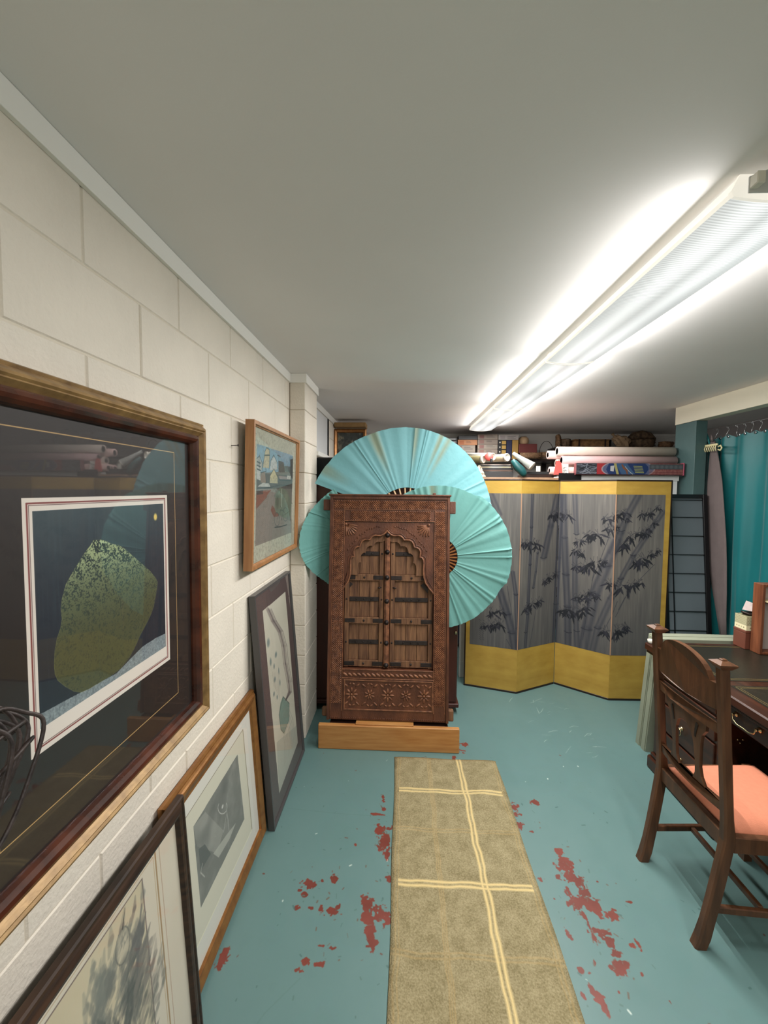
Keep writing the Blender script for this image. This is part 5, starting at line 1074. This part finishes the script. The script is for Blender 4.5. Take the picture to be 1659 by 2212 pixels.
# things on the desk
RB=M('redbrown_box',sr(112,62,46),.55,noise=.15,nscale=8)
o=thing('storage_box','plain red brown box at the bottom of the small stack on the desk','box',(2.035,2.463,.760)); MB().box(-.055,.07,-.043,.043,0,.093,bev=.002).build('box_body',RB,o); MB().box(-.056,.071,-.044,.044,.0935,.108,bev=.002).build('box_lid',RB,o)
A=Art(150,110,(178,172,138),41)
for i in range(9):
    for j in range(5): A.ell(10+i*16+(j%2)*8,10+j*13,5,4,(128,124,92),.8,.4)
A.poly([(0,72),(150,72),(150,110),(0,110)],(226,216,178))
for k,c_ in enumerate(((150,120,80),(120,130,90),(160,150,110),(90,90,60))): A.ell(28+k*30,90,8,6,c_,.9,.4)
o=thing('patterned_box','green and cream patterned box on the red brown box','box',(2.035,2.463,.8685)); MB().box(-.05,.07,-.041,.042,.001,.082,bev=.002).build('box_body',M('pattern_side',sr(150,146,112),.7,col2=sr(110,106,78),nscale=60,mixr=(.45,.55)),o)
panel_uv('box_front',-.05,.07,.001,.082,-.0428,artmat('box_pattern',A),o,.0014)
o2=panel_uv('box_side',-.041,.042,.001,.082,-.0515,bpy.data.materials['box_pattern'],o,.0014); o2.rotation_euler=(0,0,-R(90)); o2.location=(0,0,0)
o=thing('wooden_tray','dark wooden oval tray on the patterned box','tray',(2.045,2.463,.9515))
MB().tube([(.050*cos(a),.036*sin(a),.010+.006*cos(a*2)) for a in np.linspace(0,2*PI,24)],.006,8).build('rim',DARK,o); MB().lathe([(0,0),(1,0),(1.05,.1),(0,.1)],20,M=Matrix.Diagonal((.046,.032,.05,1))).build('base',DARK,o)
o=thing('paper_sheet','creased white leaflet standing in the oval wooden tray','paper',(2.045,2.463,.970),(R(-15),R(8),R(-25))); MB().add([(-.045,0,.0),(.0,-.008,.0),(.045,.006,.0),(-.030,.01,.058),(.008,.002,.048),(.05,.012,.036),(-.045,.0012,.0),(.0,-.0068,.0),(.045,.0072,.0),(-.030,.0112,.058),(.008,.0032,.048),(.05,.0132,.036)],[(0,1,4,3),(1,2,5,4),(7,6,9,10),(8,7,10,11),(0,3,9,6),(3,4,10,9),(4,5,11,10),(5,2,8,11),(2,1,7,8),(1,0,6,7)]).build('leaflet',M('leaflet_paper',sr(214,196,192),.6,noise=.15,nscale=40),o)
o=thing('display_box','upright open wooden box with pale back holding letters at desk edge','box',(2.000,2.345,.760)); HB=M('box_wood',sr(128,74,46),.45,col2=sr(92,50,30),nscale=5,stretch=(8,8,1))
MB().box(0,.016,0,.065,0,.395,bev=.002).build('side',HB,o); MB().box(.224,.24,0,.065,0,.395,bev=.002).build('side',HB,o); MB().box(.016,.224,0,.065,0,.014,bev=.002).build('bottom',HB,o); MB().box(.016,.224,0,.065,.381,.395,bev=.002).build('top',HB,o)
MB().box(.016,.224,.053,.063,.014,.381).build('back',M('pale_lining',sr(176,164,158),.8,noise=.08),o); MB().box(.016,.224,.01,.053,.288,.296).build('shelf',HB,o)
for k,(dz,rz,lb) in enumerate(((.0,8,'lower cream envelope on the shelf of the open wooden box'),(.0035,-4,'upper cream letter lying across the open wooden box'))):
    e=tag(MB().box(-.05,.15,-.035,.028,0,.003,bev=.0005).build('envelope',M('cream_envelope',sr(226,212,168),.6) if k==0 else bpy.data.materials['cream_envelope']),lb,'letter','letters in the wooden box'); e.location=(2.068,2.365,1.0565+dz); e.rotation_euler=(0,0,R(rz)*.3)
# ============================================================= CHAIR
t=thing('dining_chair','oak chair with arched crest rail, pierced splat and coral seat at the desk','chair',(1.15,1.655,0))
# local: +x towards desk, y along the back; rear posts at y=+-.19
def xp(z): # rear leg / post curve: foot kicked back, upright leaning back
    return -.045+.075*min(1,z/.42)**.75 if z<.42 else .030-.050*((z-.42)/.64)
for s in (-1,1):
    vs=[];fs=[];zs=[0,.04,.10,.18,.26,.34,.42,.50,.62,.75,.88,1.0,1.045]; hw=.0165
    for z_ in zs:
        x=xp(z_); w2=hw+(.003 if z_<.05 else 0); th=.022 if z_<.5 else .017
        yc=s*(.187-.010*(1-min(1,z_/.42)));
        c_=.006
        for dx,dy in ((-th,-w2+c_),(-th+c_,-w2),(th-c_,-w2),(th,-w2+c_),(th,w2-c_),(th-c_,w2),(-th+c_,w2),(-th,w2-c_)): vs.append((x+dx,yc+dy,z_))
    for i in range(len(zs)-1):
        for k in range(8): fs.append((8*i+k,8*i+(k+1)%8,8*i+8+(k+1)%8,8*i+8+k))
    fs+= [tuple(range(8))[::-1],tuple(range(8*(len(zs)-1),8*len(zs)))]
    L=MB().add(vs,fs).build('rear_leg',CHAIRW,t)
    x=xp(1.045); yc=s*.187
    MB().add([(x-.018,yc-.018,1.045),(x+.018,yc-.018,1.045),(x+.018,yc+.018,1.045),(x-.018,yc+.018,1.045),(x-.030,yc-.030,1.060),(x+.030,yc-.030,1.060),(x+.030,yc+.030,1.060),(x-.030,yc+.030,1.060),(x-.030,yc-.030,1.065),(x+.030,yc-.030,1.065),(x+.030,yc+.030,1.065),(x-.030,yc+.030,1.065),(x-.011,yc-.011,1.074),(x+.011,yc-.011,1.074),(x+.011,yc+.011,1.074),(x-.011,yc+.011,1.074)],
        [(0,3,2,1)]+[(a+k,a+(k+1)%4,a+4+(k+1)%4,a+4+k) for a in (0,4,8) for k in range(4)]+[(12,13,14,15)]).box(x-.009,x+.009,yc-.009,yc+.009,1.072,1.079,bev=.002).build('post_cap',CHAIRW,L)
    # front leg
    vs=[];fs=[]
    for z_,w2 in ((0,.017),(.15,.019),(.43,.021)):
        for dx,dy in ((-1,-1),(1,-1),(1,1),(-1,1)): vs.append((.425+dx*w2,s*.205+dy*w2,z_))
    for a in (0,4): fs+=[(a+k,a+(k+1)%4,a+4+(k+1)%4,a+4+k) for k in range(4)]
    fs+=[(0,3,2,1),(8,9,10,11)]; MB().add(vs,fs).build('front_leg',CHAIRW,t)
def yfrom(z,xo=0): return xp(z)+xo
cr=[]; 
for k in range(25):
    y=-.172+.344*k/24; a=abs(y)/.172
    z_=.985+ (.078*math.sqrt(max(0,1-(a/.80)**2)) if a<.80 else 0) -(.004 if a>=.8 else 0); cr.append((y,z_))
poly=[(-.172,.868)]+cr+[(.172,.868)]
def curved_board(poly,th,name,par,ny=1):
    """board in (y,z) following the lean of the posts, bowed slightly back"""
    n=len(poly); vs=[]
    for off in (-th/2,th/2):
        for y,z_ in poly: vs.append((xp(z_)+off-.014*(1-(y/.17)**2),y,z_))
    fs=[tuple(range(n))[::-1],tuple(range(n,2*n))]+[(i,(i+1)%n,n+(i+1)%n,n+i) for i in range(n)]
    return MB().add(vs,fs).build(name,CHAIRW,par)
bot=[(.172-.344*k/16,.885-.010*(1-((.172-.344*k/16)/.172)**2)) for k in range(17)]
curved_board(cr+bot,.020,'crest_rail',t)
up_=[(-.172+.344*k/16,.835+.006*(1-((-.172+.344*k/16)/.172)**2)) for k in range(17)]; dn=[(.172-.344*k/16,.795+.004*(1-((.172-.344*k/16)/.172)**2)) for k in range(17)]
curved_board(up_+dn,.018,'cross_rail',t)
up_=[(-.172+.344*k/8,.545) for k in range(9)]; dn=[(.172-.344*k/8,.510) for k in range(9)]; curved_board(up_+dn,.018,'lower_rail',t)
for s in (-1,1):
    P=[(.0,.798),(.118,.798),(.112,.770),(.095,.745),(.088,.715),(.082,.66),(.078,.61),(.084,.575),(.100,.545),(.040,.545),(.054,.575),(.056,.61),(.054,.66),(.050,.70),(.036,.735),(.018,.750),(.0,.754)]
    o=curved_board([(s*y,z_) for y,z_ in (P if s>0 else P)],.012,'splat',t)
    SL_=[(.070,.782),(.080,.776),(.070,.745),(.064,.720),(.058,.722),(.062,.752)]  # dark plates painted as the shade of slots; the splat is not cut
    n=len(SL_); vs=[]
    for off in (-.0075,.0075):
        for y,z_ in SL_: vs.append((xp(z_)+off-.014*(1-(y/.17)**2),s*y,z_))
    MB().add(vs,[tuple(range(n))[::-1],tuple(range(n,2*n))]+[(i,(i+1)%n,n+(i+1)%n,n+i) for i in range(n)]).build('slot_shade',M('slot_shadow',sr(30,17,11),.6) if s<0 else bpy.data.materials['slot_shadow'],t)
f_=MB()
def rail(p0,p1,h_,th,name='seat_rail',z=.40):
    a=Vector(p0);b_=Vector(p1); d=(b_-a); L=d.length; ang=math.atan2(d.y,d.x)
    MB().box(0,L,-th/2,th/2,0,h_,M=Matrix.Translation((a.x,a.y,z))@Matrix.Rotation(ang,4,'Z'),bev=.003).build(name,CHAIRW,t)
rail((.030,-.172,0),(.030,.172,0),.060,.026,z=.375); rail((.425,-.185,0),(.425,.185,0),.060,.026,z=.375)
for s in (-1,1): rail((.045,s*.187,0),(.41,s*.203,0),.060,.026,z=.375)
for s in (-1,1): rail((xp(.14)+.02,s*.180,0),(.41,s*.203,0),.026,.018,'stretcher',.135)
rail((.17,-.178,0),(.17,.178,0),.022,.018,'stretcher',.138); rail((.33,-.190,0),(.33,.190,0),.022,.018,'stretcher',.138)
vs=[];fs=[];nx,ny=14,14
for i in range(nx+1):
    for j in range(ny+1):
        u=i/nx; v=j/ny*2-1; x=.050+.395*u; hw=.172+.036*u; e=min(u,1-u)*2; e2=1-abs(v)
        z_=.437+.032*(1-(1-min(1,e*2.2))**3)*(1-(1-min(1,e2*2.4))**3); vs.append((x,v*hw,z_))
for i in range(nx):
    for j in range(ny): a=i*(ny+1)+j; fs.append((a,a+ny+1,a+ny+2,a+1))
n0=len(vs); per=[j for j in range(ny+1)]+[i*(ny+1)+ny for i in range(1,nx+1)]+[nx*(ny+1)+j for j in range(ny-1,-1,-1)]+[i*(ny+1) for i in range(nx-1,0,-1)]
for k in per: vs.append((vs[k][0],vs[k][1],.425))
for k in range(len(per)): fs.append((per[k],per[(k+1)%len(per)],n0+(k+1)%len(per),n0+k))
fs.append(tuple(range(n0,n0+len(per)))[::-1])
MB().add(vs,fs,True).build('seat',CORAL,t)
